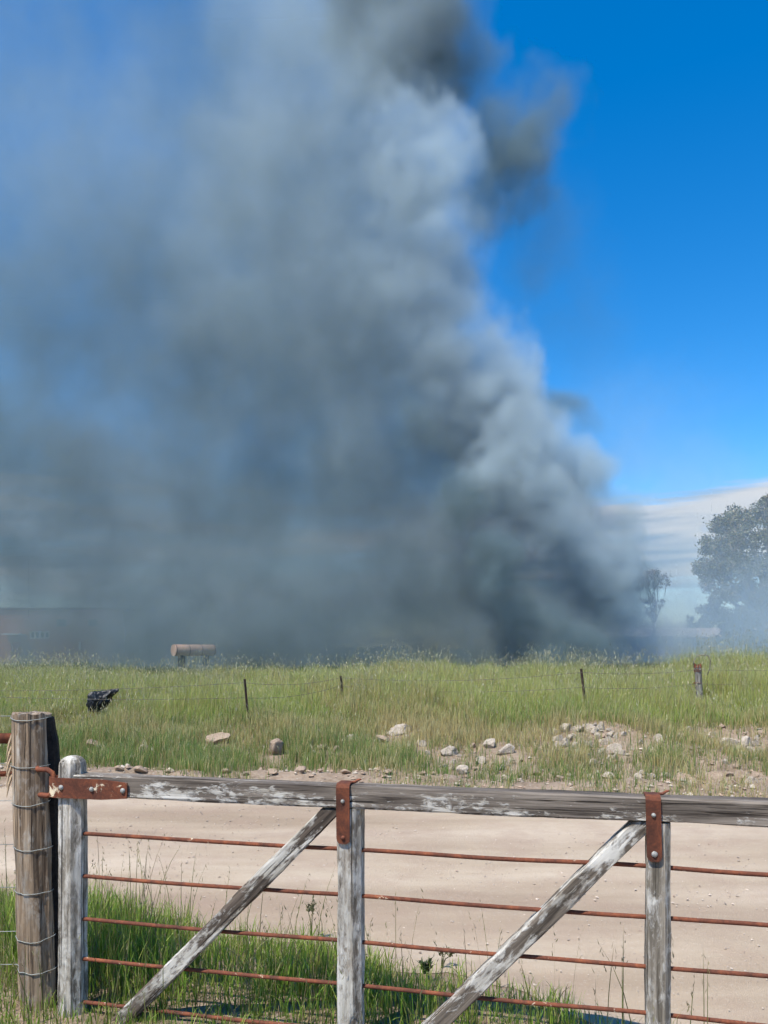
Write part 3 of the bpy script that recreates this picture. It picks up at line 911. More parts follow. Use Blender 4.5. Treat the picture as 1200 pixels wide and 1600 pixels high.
for py_l, py_c, py_r in ((1122, 1127, 1123), (1198, 1201, 1198), (1258, 1261, 1254), (1328, 1331, 1328), (1397, 1399, 1397), (1468, 1475, 1468), (1521, 1524, 1521)):
    def zz(p): return H - (p - HZ) / F * 3.46 - zb0
    pts = []
    zc = zz(py_c); rg = post_ring(zc)
    cx = -0.052 * (zc / 1.36 - 0.5) * 0.9 - 0.005
    pts.append((-2.6, 0.25, zz(py_l) + 0.01)); pts.append((-0.6, -0.02, zz(py_l)))
    for k in range(20, 34):
        x, y, _ = rg[(k - 6) % 28] if False else rg[(14 + (k - 20)) % 28]
        fr = (k - 20) / 13
        l = math.hypot(x - cx, y)
        z = zz(py_l) * (1 - fr) ** 2 + 2 * zc * fr * (1 - fr) + zz(py_r) * fr * fr
        z = zz(py_l) + (zc - zz(py_l)) * math.sin(min(fr * 1.6, 1) * math.pi / 2) if fr < 0.6 else zc + (zz(py_r) - zc) * (fr - 0.6) / 0.4
        pts.append((cx + (x - cx) * (1 + 0.004 / l), y * (1 + 0.004 / l), z))
    tube('wire', pts, 0.0019, wire_m, fence, n=6)
    # short tie wound back over the fence wire
tube('wire', [(-0.55, 0.1, 0.30), (-0.22, -0.05, 0.13), (-0.17, -0.07, 0.07), (-0.12, -0.08, 0.0)], 0.004, wire_m, fence, n=6)
for py, r in ((1153, 0.024), (1208, 0.013)):
    z = H - (py - HZ) / F * 3.6 - zb0
    tube('pipe_rail', [(-2.4, 0.02, z), (-1.2, 0.02, z + 0.001), (-0.07, 0.02, z)], r, rust_m, fence, n=12)
# forged hook that carries the gate: two prongs out of the post joined by a pin
gx = G0 + GT * (hs0 - 0.022) + GN * (yf + 0.036)
pin = Vector((gx.x - SP.x, gx.y - SP.y, 0))
zh, zl = H - (1203 - HZ) / F * 3.47 - zb0, H - (1243 - HZ) / F * 3.47 - zb0
hk = [(0.02, -0.05, zh + 0.004), (pin.x - 0.07, pin.y - 0.004, zh + 0.004), (pin.x - 0.03, pin.y, zh + 0.002), (pin.x - 0.008, pin.y, zh - 0.012), (pin.x, pin.y, zh - 0.035),
      (pin.x, pin.y, zl + 0.026), (pin.x - 0.008, pin.y, zl + 0.008), (pin.x - 0.03, pin.y, zl), (0.02, -0.05, zl - 0.002)]
tube('gate_hook', hk, [0.0115] * 3 + [0.0115] * 6, rust_mat('hook_rust', 0, 0.95), fence, n=10)

# ------------------------------------------------------------------ rocks on the bank
def rock_mesh(seed):
    bm = bmesh.new(); bmesh.ops.create_icosphere(bm, subdivisions=3, radius=1.0)
    rr = random.Random(seed)
    planes = [(Vector((rr.gauss(0, 1), rr.gauss(0, 1), rr.gauss(0, 0.8))).normalized(), rr.uniform(0.38, 0.85)) for _ in range(9)]
    for v in bm.verts:
        p = v.co.copy()
        for nrm, d_ in planes:
            e_ = p.dot(nrm) - d_
            if e_ > 0: p -= nrm * e_ * 0.97
        k = mnoise.noise(p * 2.1 + Vector((seed * 3.3, 0, 0))) * 0.12 + mnoise.noise(p * 6 + Vector((seed, 2, 0))) * 0.05
        v.co = p * (1 + k)
    return bm_mesh('rock', bm)


def rock_mat(name, light, dark):
    t = NT(name)
    v = t.coord('Object'); a = t.noise(v, 2.2, 7, 0.65); b = t.noise(v, 9, 5, 0.7)
    t.color(t.mix(t.ramp(b, [(0.36, 0.7), (0.50, 0.0)]), t.ramp(a, [(0.3, dark), (0.45, light), (0.65, tuple(min(1, k * 1.15) for k in light))]), dark))
    t.bump(t.math('ADD', a, b), 0.6, 0.02); t.b.inputs['Roughness'].default_value = 0.95
    return t.m


pale_m = rock_mat('pale_limestone', (0.44, 0.375, 0.30), (0.25, 0.20, 0.15))
tan_m = rock_mat('tan_stone', (0.345, 0.26, 0.19), (0.20, 0.145, 0.105))
RV = {}
for mname, mm in (('p', pale_m), ('t', tan_m)):
    RV[mname] = []
    for k in range(5):
        me = rock_mesh(k + (0 if mname == 'p' else 40)); me.materials.append(mm); RV[mname].append(me)


def rock(px, py, w, hgt, kind, label, group=None):
    p = hit(px, py + hgt * 0.42)
    sx = w / F * p.y / 2 * 1.12; sz_ = hgt / F * p.y / 2 * 1.2
    o = link('rock', random.choice(RV[kind]))
    o.scale = (sx, sx * random.uniform(0.7, 1.0), sz_)
    o.rotation_euler = (random.uniform(-0.3, 0.3), random.uniform(-0.35, 0.35), random.uniform(-0.6, 0.6))
    o.location = (p.x, p.y + sx * 0.3, p.z + sz_ * 0.40)
    tag(o, label, 'rock', group)
    return o


for a in named: rock(*a)
for a in [(905, 1139, 18, 12), (920, 1136, 20, 14), (930, 1142, 14, 12), (893, 1150, 16, 10), (883, 1163, 13, 11), (904, 1157, 14, 11), (914, 1161, 11, 13), (905, 1172, 10, 11), (917, 1180, 13, 12),
          (945, 1160, 18, 11), (955, 1148, 13, 10), (943, 1175, 15, 13), (972, 1176, 12, 11), (953, 1184, 12, 10), (975, 1146, 10, 9), (897, 1140, 12, 10), (868, 1143, 12, 10), (928, 1134, 12, 12)]:
    rock(*a, 'p', 'pale limestone chunk heaped in the rubble pile below the leaning steel picket', 'chunks of the rubble pile')
for a in [(1002, 1159, 10, 9), (1020, 1172, 15, 11), (1065, 1151, 15, 14), (1087, 1156, 13, 11), (1100, 1131, 17, 10), (1075, 1140, 14, 11), (1040, 1211, 17, 9), (1003, 1207, 12, 10), (1183, 1192, 12, 9), (1133, 1190, 10, 9), (1180, 1210, 14, 10), (1150, 1198, 13, 9)]:
    rock(*a, random.choice('pt'), 'small stone in thin grass on the right slope around the wooden post', 'loose stones on the right slope')
for a in [(960, 1235, 24, 9), (950, 1215, 22, 11), (870, 1210, 20, 10), (876, 1228, 18, 11), (922, 1226, 10, 10), (838, 1208, 18, 9), (817, 1212, 12, 8), (790, 1192, 12, 10), (760, 1186, 12, 9), (738, 1165, 11, 11), (745, 1200, 12, 9), (790, 1215, 14, 9), (693, 1196, 10, 9), (668, 1176, 9, 8)]:
    rock(*a, random.choice('ptt'), 'small stone at the foot of the bank above the rail, right of the middle strap', 'loose stones at the foot of the bank')
for a in [(635, 1152, 11, 10), (657, 1144, 14, 6), (552, 1168, 15, 9), (565, 1176, 9, 7), (490, 1176, 10, 8), (640, 1171, 9, 7)]:
    rock(*a, 'p', 'small pale stone scattered around the broad slab in the middle of the bank', 'small stones of the middle scatter')
for a in [(425, 1206, 16, 12), (470, 1203, 22, 11), (540, 1206, 18, 9), (605, 1204, 16, 8), (185, 1200, 16, 11), (218, 1202, 24, 13), (262, 1205, 12, 8), (352, 1204, 18, 10), (383, 1209, 12, 8), (660, 1208, 14, 8)]:
    rock(*a, 't', 'pinkish clod in the graded windrow along the far road edge, left half', 'clods along the far road edge')

rr_ = random.Random(77)
def strew(n, x0, x1, y0, y1, w0, w1, kinds, label, group):
    for _ in range(n):
        f = rr_.random()
        w = w0 + (w1 - w0) * f * f
        rock(rr_.uniform(x0, x1), rr_.gauss((y0 + y1) / 2, (y1 - y0) / 4), w, w * rr_.uniform(0.55, 0.95), rr_.choice(kinds), label, group)


strew(34, 862, 982, 1132, 1190, 7, 17, 'ppt', 'small broken fragment spilling from the rubble pile below the leaning steel picket', 'fragments of the rubble pile')
strew(22, 1110, 1196, 1135, 1190, 8, 19, 'ppt', 'broken fragment around the exposed ledge on the far right of the bank', 'fragments of the exposed ledge')
strew(20, 1010, 1195, 1195, 1245, 6, 15, 'ptt', 'stone low on the bank just above the rail, right of the right-hand strap', 'stones low on the right')
strew(20, 690, 860, 1160, 1225, 7, 16, 'ppt', 'small stone strewn below the centre-right rocks on the bare foot of the bank', 'stones strewn centre right')

# ------------------------------------------------------------------ paddock fence on the bank
pf_base = hit(910, 1122)
pad = empty('paddock_fence', pf_base)
tag(pad, 'sagging wire fence on the bank with rusty steel pickets and grey wooden post', 'fence')
pick_m = plain_mat('picket_rust', (0.055, 0.034, 0.026), 0.85, 0.4, 20)


def picket(base, top):
    """Y-section steel picket between two world points"""
    base, top = Vector(base) - pf_base, Vector(top) - pf_base
    a = (top - base).normalized(); s = Vector((1, 0, 0)); s = (s - a * s.dot(a)).normalized(); q = a.cross(s)
    bm = bmesh.new()
    for ang in (0.3, 2.4, 4.5):
        dr = s * math.cos(ang) + q * math.sin(ang); nr = a.cross(dr)
        c = [base - dr * 0.002 - nr * 0.004, base + dr * 0.024 - nr * 0.003, base + dr * 0.024 + nr * 0.003, base - dr * 0.002 + nr * 0.004]
        lo_ = [bm.verts.new(v) for v in c]; hi_ = [bm.verts.new(v + (top - base)) for v in c]
        for k in range(4): bm.faces.new((lo_[k], lo_[(k + 1) % 4], hi_[(k + 1) % 4], hi_[k]))
        bm.faces.new(lo_[::-1]); bm.faces.new(hi_)
    return link('picket', bm_mesh('picket', bm), pad, pick_m)


tops = []
for (bxp, byp), (tx, ty), lab in (((388, 1130), (382, 1061), 'leftmost leaning rusty picket'), ((537, 1106), (532, 1056), 'short picket half sunk in grass'), ((917, 1122), (908, 1045), 'tall picket leaning left above the rubble')):
    b = hit(bxp, byp); tp = ray(tx, ty, b.y + 0.05)
    p = picket(b - (tp - b).normalized() * 0.3, tp); p['label'] = lab
    tops.append((b, tp))
wp_b = hit(1094, 1098); wp_d = wp_b.y
wood_t = ray(1090, 1041, wp_d)
gp_m = wood_mat('grey_post', 0.35, seed=31, c0=(0.12, 0.105, 0.09), c1=(0.34, 0.31, 0.27), flake=0.5)
r_ = 0.062
sec = [(r_ * math.cos(a * math.pi / 5) * (1 + 0.1 * math.sin(a * 3)), r_ * math.sin(a * math.pi / 5)) for a in range(10)]
b0 = wp_b - pf_base
beam('post', b0 - Vector((-0.02, 0, 0.3)), wood_t - pf_base, sec, gp_m, pad, nseg=14, jit=0.006, seed=12)
tl = wood_t - pf_base
bm = bmesh.new()
for k in range(7):                                                # ragged rusty cap of wound wire
    a = 2 * math.pi * k / 7
    tube_bm(bm, [tl + Vector((0.058 * math.cos(a), 0.058 * math.sin(a), -0.03)), tl + Vector((0.06 * math.cos(a), 0.055 * math.sin(a), 0.03 + 0.035 * random.random()))], [0.02, 0.012], 5)
link('rusty_cap', bm_mesh('rusty_cap', bm), pad, rust_mat('cap_rust', 0, 1.1))
for dz in (-0.07, -0.10, -0.32):
    tube('wire', [tl + Vector((0.068 * math.cos(a * 0.3), 0.068 * math.sin(a * 0.3), dz + 0.01 * math.sin(a))) for a in range(22)], 0.006, rust_m, pad, n=5)
fw_m = plain_mat('dull_wire', (0.16, 0.14, 0.12), 0.6, 0.3, 30, 0)
tube('wire', [tl + Vector((-0.07, 0, 0.0)), tl + Vector((-0.075, 0, 0.10)), tl + Vector((-0.02, 0, 0.19)), tl + Vector((0.09, 0, 0.22)), tl + Vector((0.20, 0, 0.20)), tl + Vector((0.245, 0, 0.11)), tl + Vector((0.235, 0, -0.05)), tl + Vector((0.19, 0, -0.16))], 0.008, fw_m, pad, n=6)
p3b, p3t = tops[2]; p2b, p2t = tops[1]; p1b, p1t = tops[0]
for dz, dzp in ((-0.07, -0.06), (-0.34, -0.32)):
    A = wood_t + Vector((-0.06, -0.03, dz)); B = p3t + Vector((0, -0.03, dzp)); Cc = p2t + Vector((0, -0.03, dzp * 0.6)); D_ = p1t + Vector((0, -0.03, dzp))
    chain = []
    for u0, u1, sag in ((A, B, 0.05), (B, Cc, 0.10), (Cc, D_, 0.08), (D_, Vector((-9.5, D_.y + 0.2, gh(-9.5, D_.y) + 0.7)), 0.1)):
        for k in range(9):
            f = k / 9; chain.append(u0.lerp(u1, f) - Vector((0, 0, sag * 4 * f * (1 - f))) - pf_base)
    tube('wire', chain, 0.0036, fw_m, pad, n=5)
    E_ = Vector((11.5, wood_t.y + 0.3, gh(11.5, wood_t.y) + 0.85 + dz))
    A2 = wood_t + Vector((0.06, -0.03, dz))
    tube('wire', [A2.lerp(E_, k / 8) - Vector((0, 0, 0.06 * 4 * k / 8 * (1 - k / 8))) - pf_base for k in range(9)], 0.0035, fw_m, pad, n=5)

# ------------------------------------------------------------------ black plastic bag snagged in the grass
bm = bmesh.new(); bmesh.ops.create_icosphere(bm, subdivisions=5, radius=1.0)
for v in bm.verts:
    p = v.co.copy()
    x, y, z = p
    pleat = 0.10 * math.sin(7 * math.atan2(y, x) + 3 * z) + 0.06 * math.sin(15 * math.atan2(y, x) + 5 * z)
    k = 1 + pleat * (1 - abs(z)) ** 0.4 + 0.13 * mnoise.noise(p * 2.5) + 0.10 * mnoise.noise(p * 6)
    q = Vector((x * 0.20 * k, y * 0.15 * k, z * 0.215 * k))
    q.z = min(q.z, 0.165 + 0.02 * mnoise.noise(p * 4)) + 0.19
    if z > 0.15 and x > 0.0:                                          # torn corner blown out to the right
        f = sstep(0.0, 0.9, x) * sstep(0.15, 0.7, z)
        q.x += 0.22 * f; q.z += 0.05 * f + 0.03 * f * mnoise.noise(p * 9); q.y *= (1 - 0.75 * f)
    if z < 0: q.x -= 0.06 * -z; q.x *= 1 - 0.25 * -z * (x > 0)
    v.co = q
t = NT('black_plastic'); t.color((0.008, 0.010, 0.014)); t.b.inputs['Roughness'].default_value = 0.45; t.b.inputs['Specular IOR Level'].default_value = 0.35
t.bump(t.noise(t.coord('Object'), 25, 4, 0.6), 0.5, 0.02)
bag = link('plastic_bag', bm_mesh('plastic_bag', bm, True), None, t.m)
bag.location = bag_p + Vector((0, -0.1, 0.14))
tag(bag, 'torn black plastic bag snagged in the grass on the left of the bank', 'bag')

# ------------------------------------------------------------------ roadside weed behind the gate
def weed(px, py_top, d, label, spread, leafn, dark):
    x = (px - 600) / F * d; z0 = gh(x, d); hgt = H - (py_top - HZ) / F * d - z0
    o = empty('roadside_weed', (x, d, z0))
    tag(o, label, 'weed')
    m_ = leaf_mat('weed_leaf' + dark, 0.2)
    col = (0.05, 0.075, 0.03) if dark == 'd' else (0.12, 0.12, 0.06)
    for k in range(3):
        a = random.uniform(0, 6.28); sp_ = spread * (0.2 + 0.5 * k / 2)
        pts = [(0, 0, 0), (sp_ * 0.3 * math.cos(a), sp_ * 0.3 * math.sin(a), hgt * 0.5), (sp_ * math.cos(a), sp_ * math.sin(a), hgt * (1 - 0.12 * k))]
        tube('stem', pts, [0.004, 0.003, 0.0012], plain_mat('weed_stem', col, 0.7, 0.2, 30, 0), o, n=5)
        P0 = np.array(pts[2]); L = leafn
        f = rng.uniform(0.0 if dark == 'd' else 0.45, 1, L)[:, None]
        base = (np.array(pts[1]) * (1 - f) + P0 * f) + rng.normal(0, 0.006, (L, 3))
        me = mesh_np('leaf_cluster', *blades(base, rng.uniform(0.02, 0.05, L), rng.uniform(0.006, 0.013, L), rng.uniform(0.4, 1.3, L), rng.uniform(0, 6.28, L), np.tile(col, (L, 1)) * rng.uniform(0.7, 1.3, (L, 1)), np.tile(col, (L, 1)) * 1.2, seg=2))
        lf = link('leaf_cluster', me, o, m_); lf['kind'] = 'stuff'


weed(668, 1503, 3.85, 'dark leafy weed standing above the grass right of the middle upright', 0.05, 40, 'd')
weed(690, 1485, 4.05, 'thin branching seed stalk beside the dark leafy weed', 0.10, 14, 't')
weed(487, 1405, 4.45, 'tall drooping oat stalk between the left brace and the middle upright', 0.05, 16, 't')


# ------------------------------------------------------------------ trees
bark_m = plain_mat('eucalypt_bark', (0.26, 0.23, 0.20), 0.9, 0.35, 3.0, 0.6, 0.05)
crown_m = leaf_mat('eucalypt_leaf', 0.22, 0.5)


def tree(base, clumps, trunk_r, fork_h, leaf_n, leaf, cols, label, name='eucalyptus_tree', nlimb=None):
    base = Vector(base)
    o = empty(name, base); tag(o, label, 'tree')
    bm = bmesh.new()
    fork = Vector((random.uniform(-0.2, 0.2), 0, fork_h))
    tube_bm(bm, [(0, 0, -0.4), (0.05, 0, fork_h * 0.5), fork], [trunk_r * 1.25, trunk_r, trunk_r * 0.85], 10)
    Vs, Ns = [], []
    for c, rad, wgt in clumps:
        c = Vector(c) - base
        mid = fork.lerp(c, 0.5) + Vector((random.uniform(-0.5, 0.5), random.uniform(-0.5, 0.5), random.uniform(-0.2, 0.5)))
        r0 = trunk_r * (0.35 + 0.25 * wgt)
        tube_bm(bm, [fork - Vector((0, 0, 0.3)), fork.lerp(mid, 0.6), mid, mid.lerp(c, 0.6), c], [r0, r0 * 0.8, r0 * 0.6, r0 * 0.4, r0 * 0.15], 6)
        rad = Vector(rad)
        for _ in range(5):
            e_ = c + Vector((random.gauss(0, 0.55) * rad.x, random.gauss(0, 0.55) * rad.y, random.gauss(0, 0.5) * rad.z))
            s0 = mid.lerp(c, random.uniform(0.2, 0.9))
            tube_bm(bm, [s0, s0.lerp(e_, 0.5) + Vector((0, 0, 0.15)), e_], [r0 * 0.3, r0 * 0.18, r0 * 0.06], 4)
        nsub = max(6, int(26 * wgt))
        for _ in range(nsub):                                       # tufts within the clump
            d_ = Vector((random.gauss(0, 1), random.gauss(0, 1), random.gauss(0, 1))).normalized() * random.uniform(0.45, 1.05)
            sc_ = c + Vector((d_.x * rad.x, d_.y * rad.y, d_.z * rad.z))
            k = int(leaf_n * wgt / nsub * random.uniform(0.6, 1.5))
            q = rng.normal(0, 1, (k, 3)) * np.array([rad.x, rad.y, rad.z]) * 0.20 + np.array(sc_)
            Vs.append(q); Ns.append(np.full(k, random.uniform(0.7, 1.3)))
    P_ = np.concatenate(Vs); tone = np.concatenate(Ns)[:, None]; n = len(P_)
    link('trunk', bm_mesh('trunk', bm, True), o, bark_m)
    ax = rng.normal(0, 1, (n, 3)); ax[:, 2] -= 0.9; ax /= np.linalg.norm(ax, axis=1)[:, None]
    sd = np.cross(ax, rng.normal(0, 1, (n, 3))); sd /= np.linalg.norm(sd, axis=1)[:, None]
    L_ = leaf * rng.uniform(0.6, 1.4, (n, 1)); W_ = L_ * rng.uniform(0.22, 0.38, (n, 1))
    V = np.stack([P_ - ax * L_ / 2, P_ + sd * W_, P_ + ax * L_ / 2, P_ - sd * W_], 1).reshape(-1, 3)
    col = pick(cols, n) * tone
    cr_ = link('crown', mesh_np('crown', V, np.arange(n * 4), np.full(n, 4), np.repeat(col, 4, 0)), o, crown_m)
    cr_['kind'] = 'stuff'
    return o


def tc_(px, py, d, rx, ry, rz, wgt): return (ray(px, py, d), (rx, ry, rz), wgt)


euc = [(0.14, 0.15, 0.09), (0.19, 0.19, 0.12), (0.11, 0.12, 0.07), (0.24, 0.19, 0.13)]
D = 62.0
clumps = []
for px, py, r, wg in [(1128, 822, 20, 1.0), (1152, 812, 22, 1.1), (1112, 852, 20, 1.0), (1140, 850, 24, 1.2), (1170, 840, 26, 1.2), (1100, 888, 17, 0.9), (1122, 890, 22, 1.1), (1150, 885, 26, 1.2), (1180, 880, 26, 1.2),
                      (1105, 912, 13, 0.6), (1192, 810, 24, 1.1), (1200, 790, 20, 1.0), (1215, 840, 28, 1.2), (1218, 890, 30, 1.2), (1135, 925, 20, 0.9), (1165, 925, 26, 1.1), (1200, 930, 28, 1.1), (1108, 950, 15, 0.8), (1128, 965, 20, 1.0),
                      (1158, 965, 24, 1.0), (1190, 970, 26, 1.0), (1235, 800, 26, 1.0), (1255, 850, 28, 1.0), (1250, 910, 28, 1.0), (1240, 960, 26, 0.9), (1106, 966, 10, 0.6), (1142, 990, 18, 0.7), (1180, 1000, 20, 0.7)]:
    k = r / F * D
    clumps.append((ray(px, py, D + random.uniform(-2.5, 2.5)), (k, k * 1.1, k * 0.85), wg))
tb = ray(1192, 1028, D); tb.z = gh(tb.x, tb.y)
tree(tb, clumps, 0.36, 3.0, 1500, 0.20, euc, 'large grey-green eucalyptus rising through thin smoke at the right edge')
D = 76.0
clumps = []
for px, py, r, wg in [(1004, 903, 11, 0.8), (1018, 897, 11, 0.9), (1032, 902, 11, 0.8), (1042, 910, 7, 0.4), (1010, 912, 9, 0.5), (1028, 914, 8, 0.4), (998, 921, 7, 0.3), (1012, 938, 10, 0.5), (1026, 942, 12, 0.6), (1016, 956, 10, 0.5)]:
    k = r / F * D
    clumps.append((ray(px, py, D + random.uniform(-0.8, 0.8)), (k, k, k * 0.7), wg))
tb = ray(1020, 1025, D); tb.z = gh(tb.x, tb.y)
tree(tb, clumps, 0.16, 3.4, 520, 0.18, [(0.20, 0.135, 0.10), (0.15, 0.13, 0.085), (0.25, 0.165, 0.12)], 'small flat-topped tree with reddish crown between the smoke and the eucalyptus')
D = 98.0
for cs_, lab in (([(1078, 968, 6, 0.5), (1082, 978, 8, 0.7), (1074, 980, 6, 0.4)], 'little dark tree peeping over the pale shed roof'),
                 ([(1092, 978, 9, 0.6), (1101, 977, 7, 0.6), (1108, 982, 8, 0.5)], 'low dark bush behind the shed roof beside the eucalyptus')):
    clumps = [(ray(px, py, D), (r / F * D, r / F * D, r / F * D * 0.9), wg) for px, py, r, wg in cs_]
    tb = ray(cs_[0][0] + 3, 1024, D); tb.z = gh(tb.x, tb.y)
    tree(tb, clumps, 0.14, 2.4, 420, 0.26, [(0.05, 0.065, 0.03), (0.07, 0.08, 0.04)], lab, name='shelter_tree')

# ------------------------------------------------------------------ sheds behind the smoke
brick_t = NT('red_brick')
bt = brick_t.N.new('ShaderNodeTexBrick'); bt.inputs['Scale'].default_value = 4.0
bt.inputs['Color1'].default_value = (0.46, 0.17, 0.11, 1); bt.inputs['Color2'].default_value = (0.55, 0.24, 0.15, 1); bt.inputs['Mortar'].default_value = (0.36, 0.31, 0.27, 1)
bt.inputs['Mortar Size'].default_value = 0.012
bmv = brick_t.coord('Object', (1, 1, 1)); rot = brick_t.N.new('ShaderNodeVectorRotate'); rot.rotation_type = 'X_AXIS'; rot.inputs['Angle'].default_value = R(-90)
brick_t.L.new(bmv, rot.inputs['Vector']); brick_t.L.new(rot.outputs[0], bt.inputs['Vector'])
brick_t.color(brick_t.mix(0.35, bt.outputs['Color'], brick_t.ramp(brick_t.noise(bmv, 0.7, 4), [(0.3, (0.2, 0.08, 0.06)), (0.7, (0.45, 0.2, 0.13))])))
dark_m = plain_mat('dark_opening', (0.015, 0.015, 0.018), 0.6, 0.2, 3, 0)
trim_m = plain_mat('pale_trim', (0.6, 0.58, 0.52), 0.7, 0.15, 4, 0)
iron_m = plain_mat('old_roof_iron', (0.16, 0.10, 0.085), 0.6, 0.3, 1.2, 0.2)
D = 44.0
def X(px, d=D): return (px - 600) / F * d
def Z(py, d=D): return H - (py - HZ) / F * d
g0 = gh(X(100), D)
shed = empty('brick_shed', (X(90), D, g0)); tag(shed, 'long red brick shed dimly seen through dark smoke at the left', 'building')
ox, oz = X(90), g0
bx0, bx1, ztop_ = X(-160) - ox, X(188) - ox, Z(953) - oz
# wall built round its openings: pieces between windows and door
ops = [(X(88) - ox, X(104) - ox, Z(979) - oz, Z(967) - oz), (X(137) - ox, X(153) - ox, Z(979) - oz, Z(967) - oz), (X(18) - ox, X(33) - ox, 0.0, Z(1003) - oz), (X(46) - ox, X(77) - ox, Z(998) - oz, Z(986) - oz), (X(-60) - ox, X(-40) - ox, Z(979) - oz, Z(967) - oz)]
bm = bmesh.new()
xsw = sorted({bx0, bx1, *[o_[0] for o_ in ops], *[o_[1] for o_ in ops]})
for a, b in zip(xsw, xsw[1:]):
    spans = sorted([(o_[2], o_[3]) for o_ in ops if o_[0] <= a + 1e-6 and o_[1] >= b - 1e-6])
    z = -0.3
    for s0, s1 in spans:
        if s0 > z + 0.01: box_bm(bm, a, b, 0, 0.24, z, s0)
        z = s1
    box_bm(bm, a, b, 0, 0.24, z, ztop_)
box_bm(bm, bx0, bx1, 7.7, 7.94, -0.3, ztop_); box_bm(bm, bx0 - 0.22, bx0 - 0.001, 0, 7.94, -0.3, ztop_); box_bm(bm, bx1 + 0.001, bx1 + 0.22, 0, 7.94, -0.3, ztop_)
bmesh.ops.remove_doubles(bm, verts=bm.verts[:], dist=1e-4)
link('wall', bm_mesh('wall', bm), shed, brick_t.m)
for k, (a, b, c, d) in enumerate(ops):
    if k == 2:
        dr = box('door', (a, b, 0.10, 0.16, c, d), plain_mat('red_door', (0.42, 0.07, 0.05), 0.6, 0.2, 2, 0), shed); dr['label'] = 'red door'
        continue
    wv = box('window', (a, b, 0.12, 0.15, c, d), dark_m, shed)
    bm = bmesh.new()
    for s in (a, b - 0.06): box_bm(bm, s, s + 0.06, 0.03, 0.118, c, d)
    for s in (c, d - 0.06): box_bm(bm, a + 0.061, b - 0.061, 0.03, 0.117, s, s + 0.06)
    if k == 3:
        for s in np.linspace(a, b, 5)[1:-1]: box_bm(bm, s - 0.05, s + 0.05, 0.035, 0.116, c + 0.061, d - 0.061)
    link('frame', bm_mesh('frame', bm), wv, trim_m if k == 3 else iron_m)
box('awning', (X(10) - ox, X(41) - ox, -0.7, -0.005, Z(992) - oz, Z(990) - oz), trim_m, shed)
box('downpipe', (X(124) - ox, X(126.5) - ox, -0.12, -0.01, Z(1016) - oz, Z(1003) - oz), trim_m, shed)
bm = bmesh.new()
zr = Z(950) - oz
bx2 = X(200) - ox
vs = [bm.verts.new(v) for v in [(bx0 - 0.6, -0.12, ztop_ + 0.003), (bx2, -0.12, ztop_ + 0.003), (bx2, 4.0, zr - 0.02), (bx0 - 0.6, 4.0, zr - 0.02), (bx0 - 0.6, 8.5, ztop_ + 0.003), (bx2, 8.5, ztop_ + 0.003)]]
vt = [bm.verts.new(v.co + Vector((0, 0, 0.12))) for v in vs]
for q in ((0, 1, 2, 3), (3, 2, 5, 4)):
    bm.faces.new([vs[i] for i in q[::-1]]); bm.faces.new([vt[i] for i in q])
for a, b in ((0, 1), (1, 2), (2, 5), (5, 4), (4, 3), (3, 0)): bm.faces.new((vs[a], vs[b], vt[b], vt[a]))
link('roof', bm_mesh('roof', bm), shed, iron_m)
# open lean-to beyond the gable
lean_ = box('lean_to_roof', (bx1 + 0.25, X(262) - ox, 0.5, 7.0, Z(953) - oz, Z(951) - oz), iron_m, shed)
for xx in (X(230) - ox, X(260) - ox):
    box('veranda_post', (xx - 0.07, xx + 0.07, 0.6, 0.74, -0.3, Z(953) - oz - 0.002), plain_mat('post_timber', (0.12, 0.09, 0.07), 0.9), shed)

# pale shed on the right
cream_m = NT('cream_iron')
cw = cream_m.coord('Object', (1, 1, 1)); wv = cream_m.N.new('ShaderNodeTexWave'); wv.inputs['Scale'].default_value = 2.2; cream_m.L.new(cw, wv.inputs['Vector'])
cream_m.color(cream_m.ramp(cream_m.noise(cream_m.coord('Object', (0.6, 0.6, 0.15)), 1.0, 5), [(0.3, (0.62, 0.44, 0.36)), (0.7, (0.74, 0.58, 0.49))]))
cream_m.bump(wv.outputs['Fac'], 0.4, 0.05)
D2 = 80.0
g2 = gh(X(1050, D2), D2)
ps = empty('farm_shed', (X(1050, D2), D2, g2)); tag(ps, 'long pale pinkish shed behind haze below the small tree', 'building')
ox2 = X(1050, D2)
x0_, x1_ = X(905, D2) - ox2, X(1240, D2) - ox2
zw, zr2 = Z(996, D2) - g2, Z(981, D2) - g2
bm = bmesh.new(); box_bm(bm, x0_, x1_, 0, 9, -0.3, zw)
link('wall', bm_mesh('wall', bm), ps, cream_m.m)
bm = bmesh.new()
vs = [bm.verts.new(v) for v in [(x0_ - 0.3, -0.4, zw + 0.003), (x1_ + 0.3, -0.4, zw + 0.003), (x1_ + 0.3, 4.5, zr2), (x0_ - 0.3, 4.5, zr2), (x0_ - 0.3, 9.4, zw + 0.003), (x1_ + 0.3, 9.4, zw + 0.003)]]
vt = [bm.verts.new(v.co + Vector((0, 0, 0.1))) for v in vs]
for q in ((0, 1, 2, 3), (3, 2, 5, 4)):
    bm.faces.new([vs[i] for i in q[::-1]]); bm.faces.new([vt[i] for i in q])
for a, b in ((0, 1), (1, 2), (2, 5), (5, 4), (4, 3), (3, 0)): bm.faces.new((vs[a], vs[b], vt[b], vt[a]))
link('roof', bm_mesh('roof', bm), ps, cream_m.m)
for pxx in (1000, 1062, 1120, 1175):
    xx = X(pxx, D2) - ox2
    box('sliding_door', (xx - 1.1, xx + 1.1, -0.06, -0.003, 0.0, zw - 0.25), plain_mat('door_iron', (0.34, 0.24, 0.20), 0.7, 0.2, 2, 0), ps)

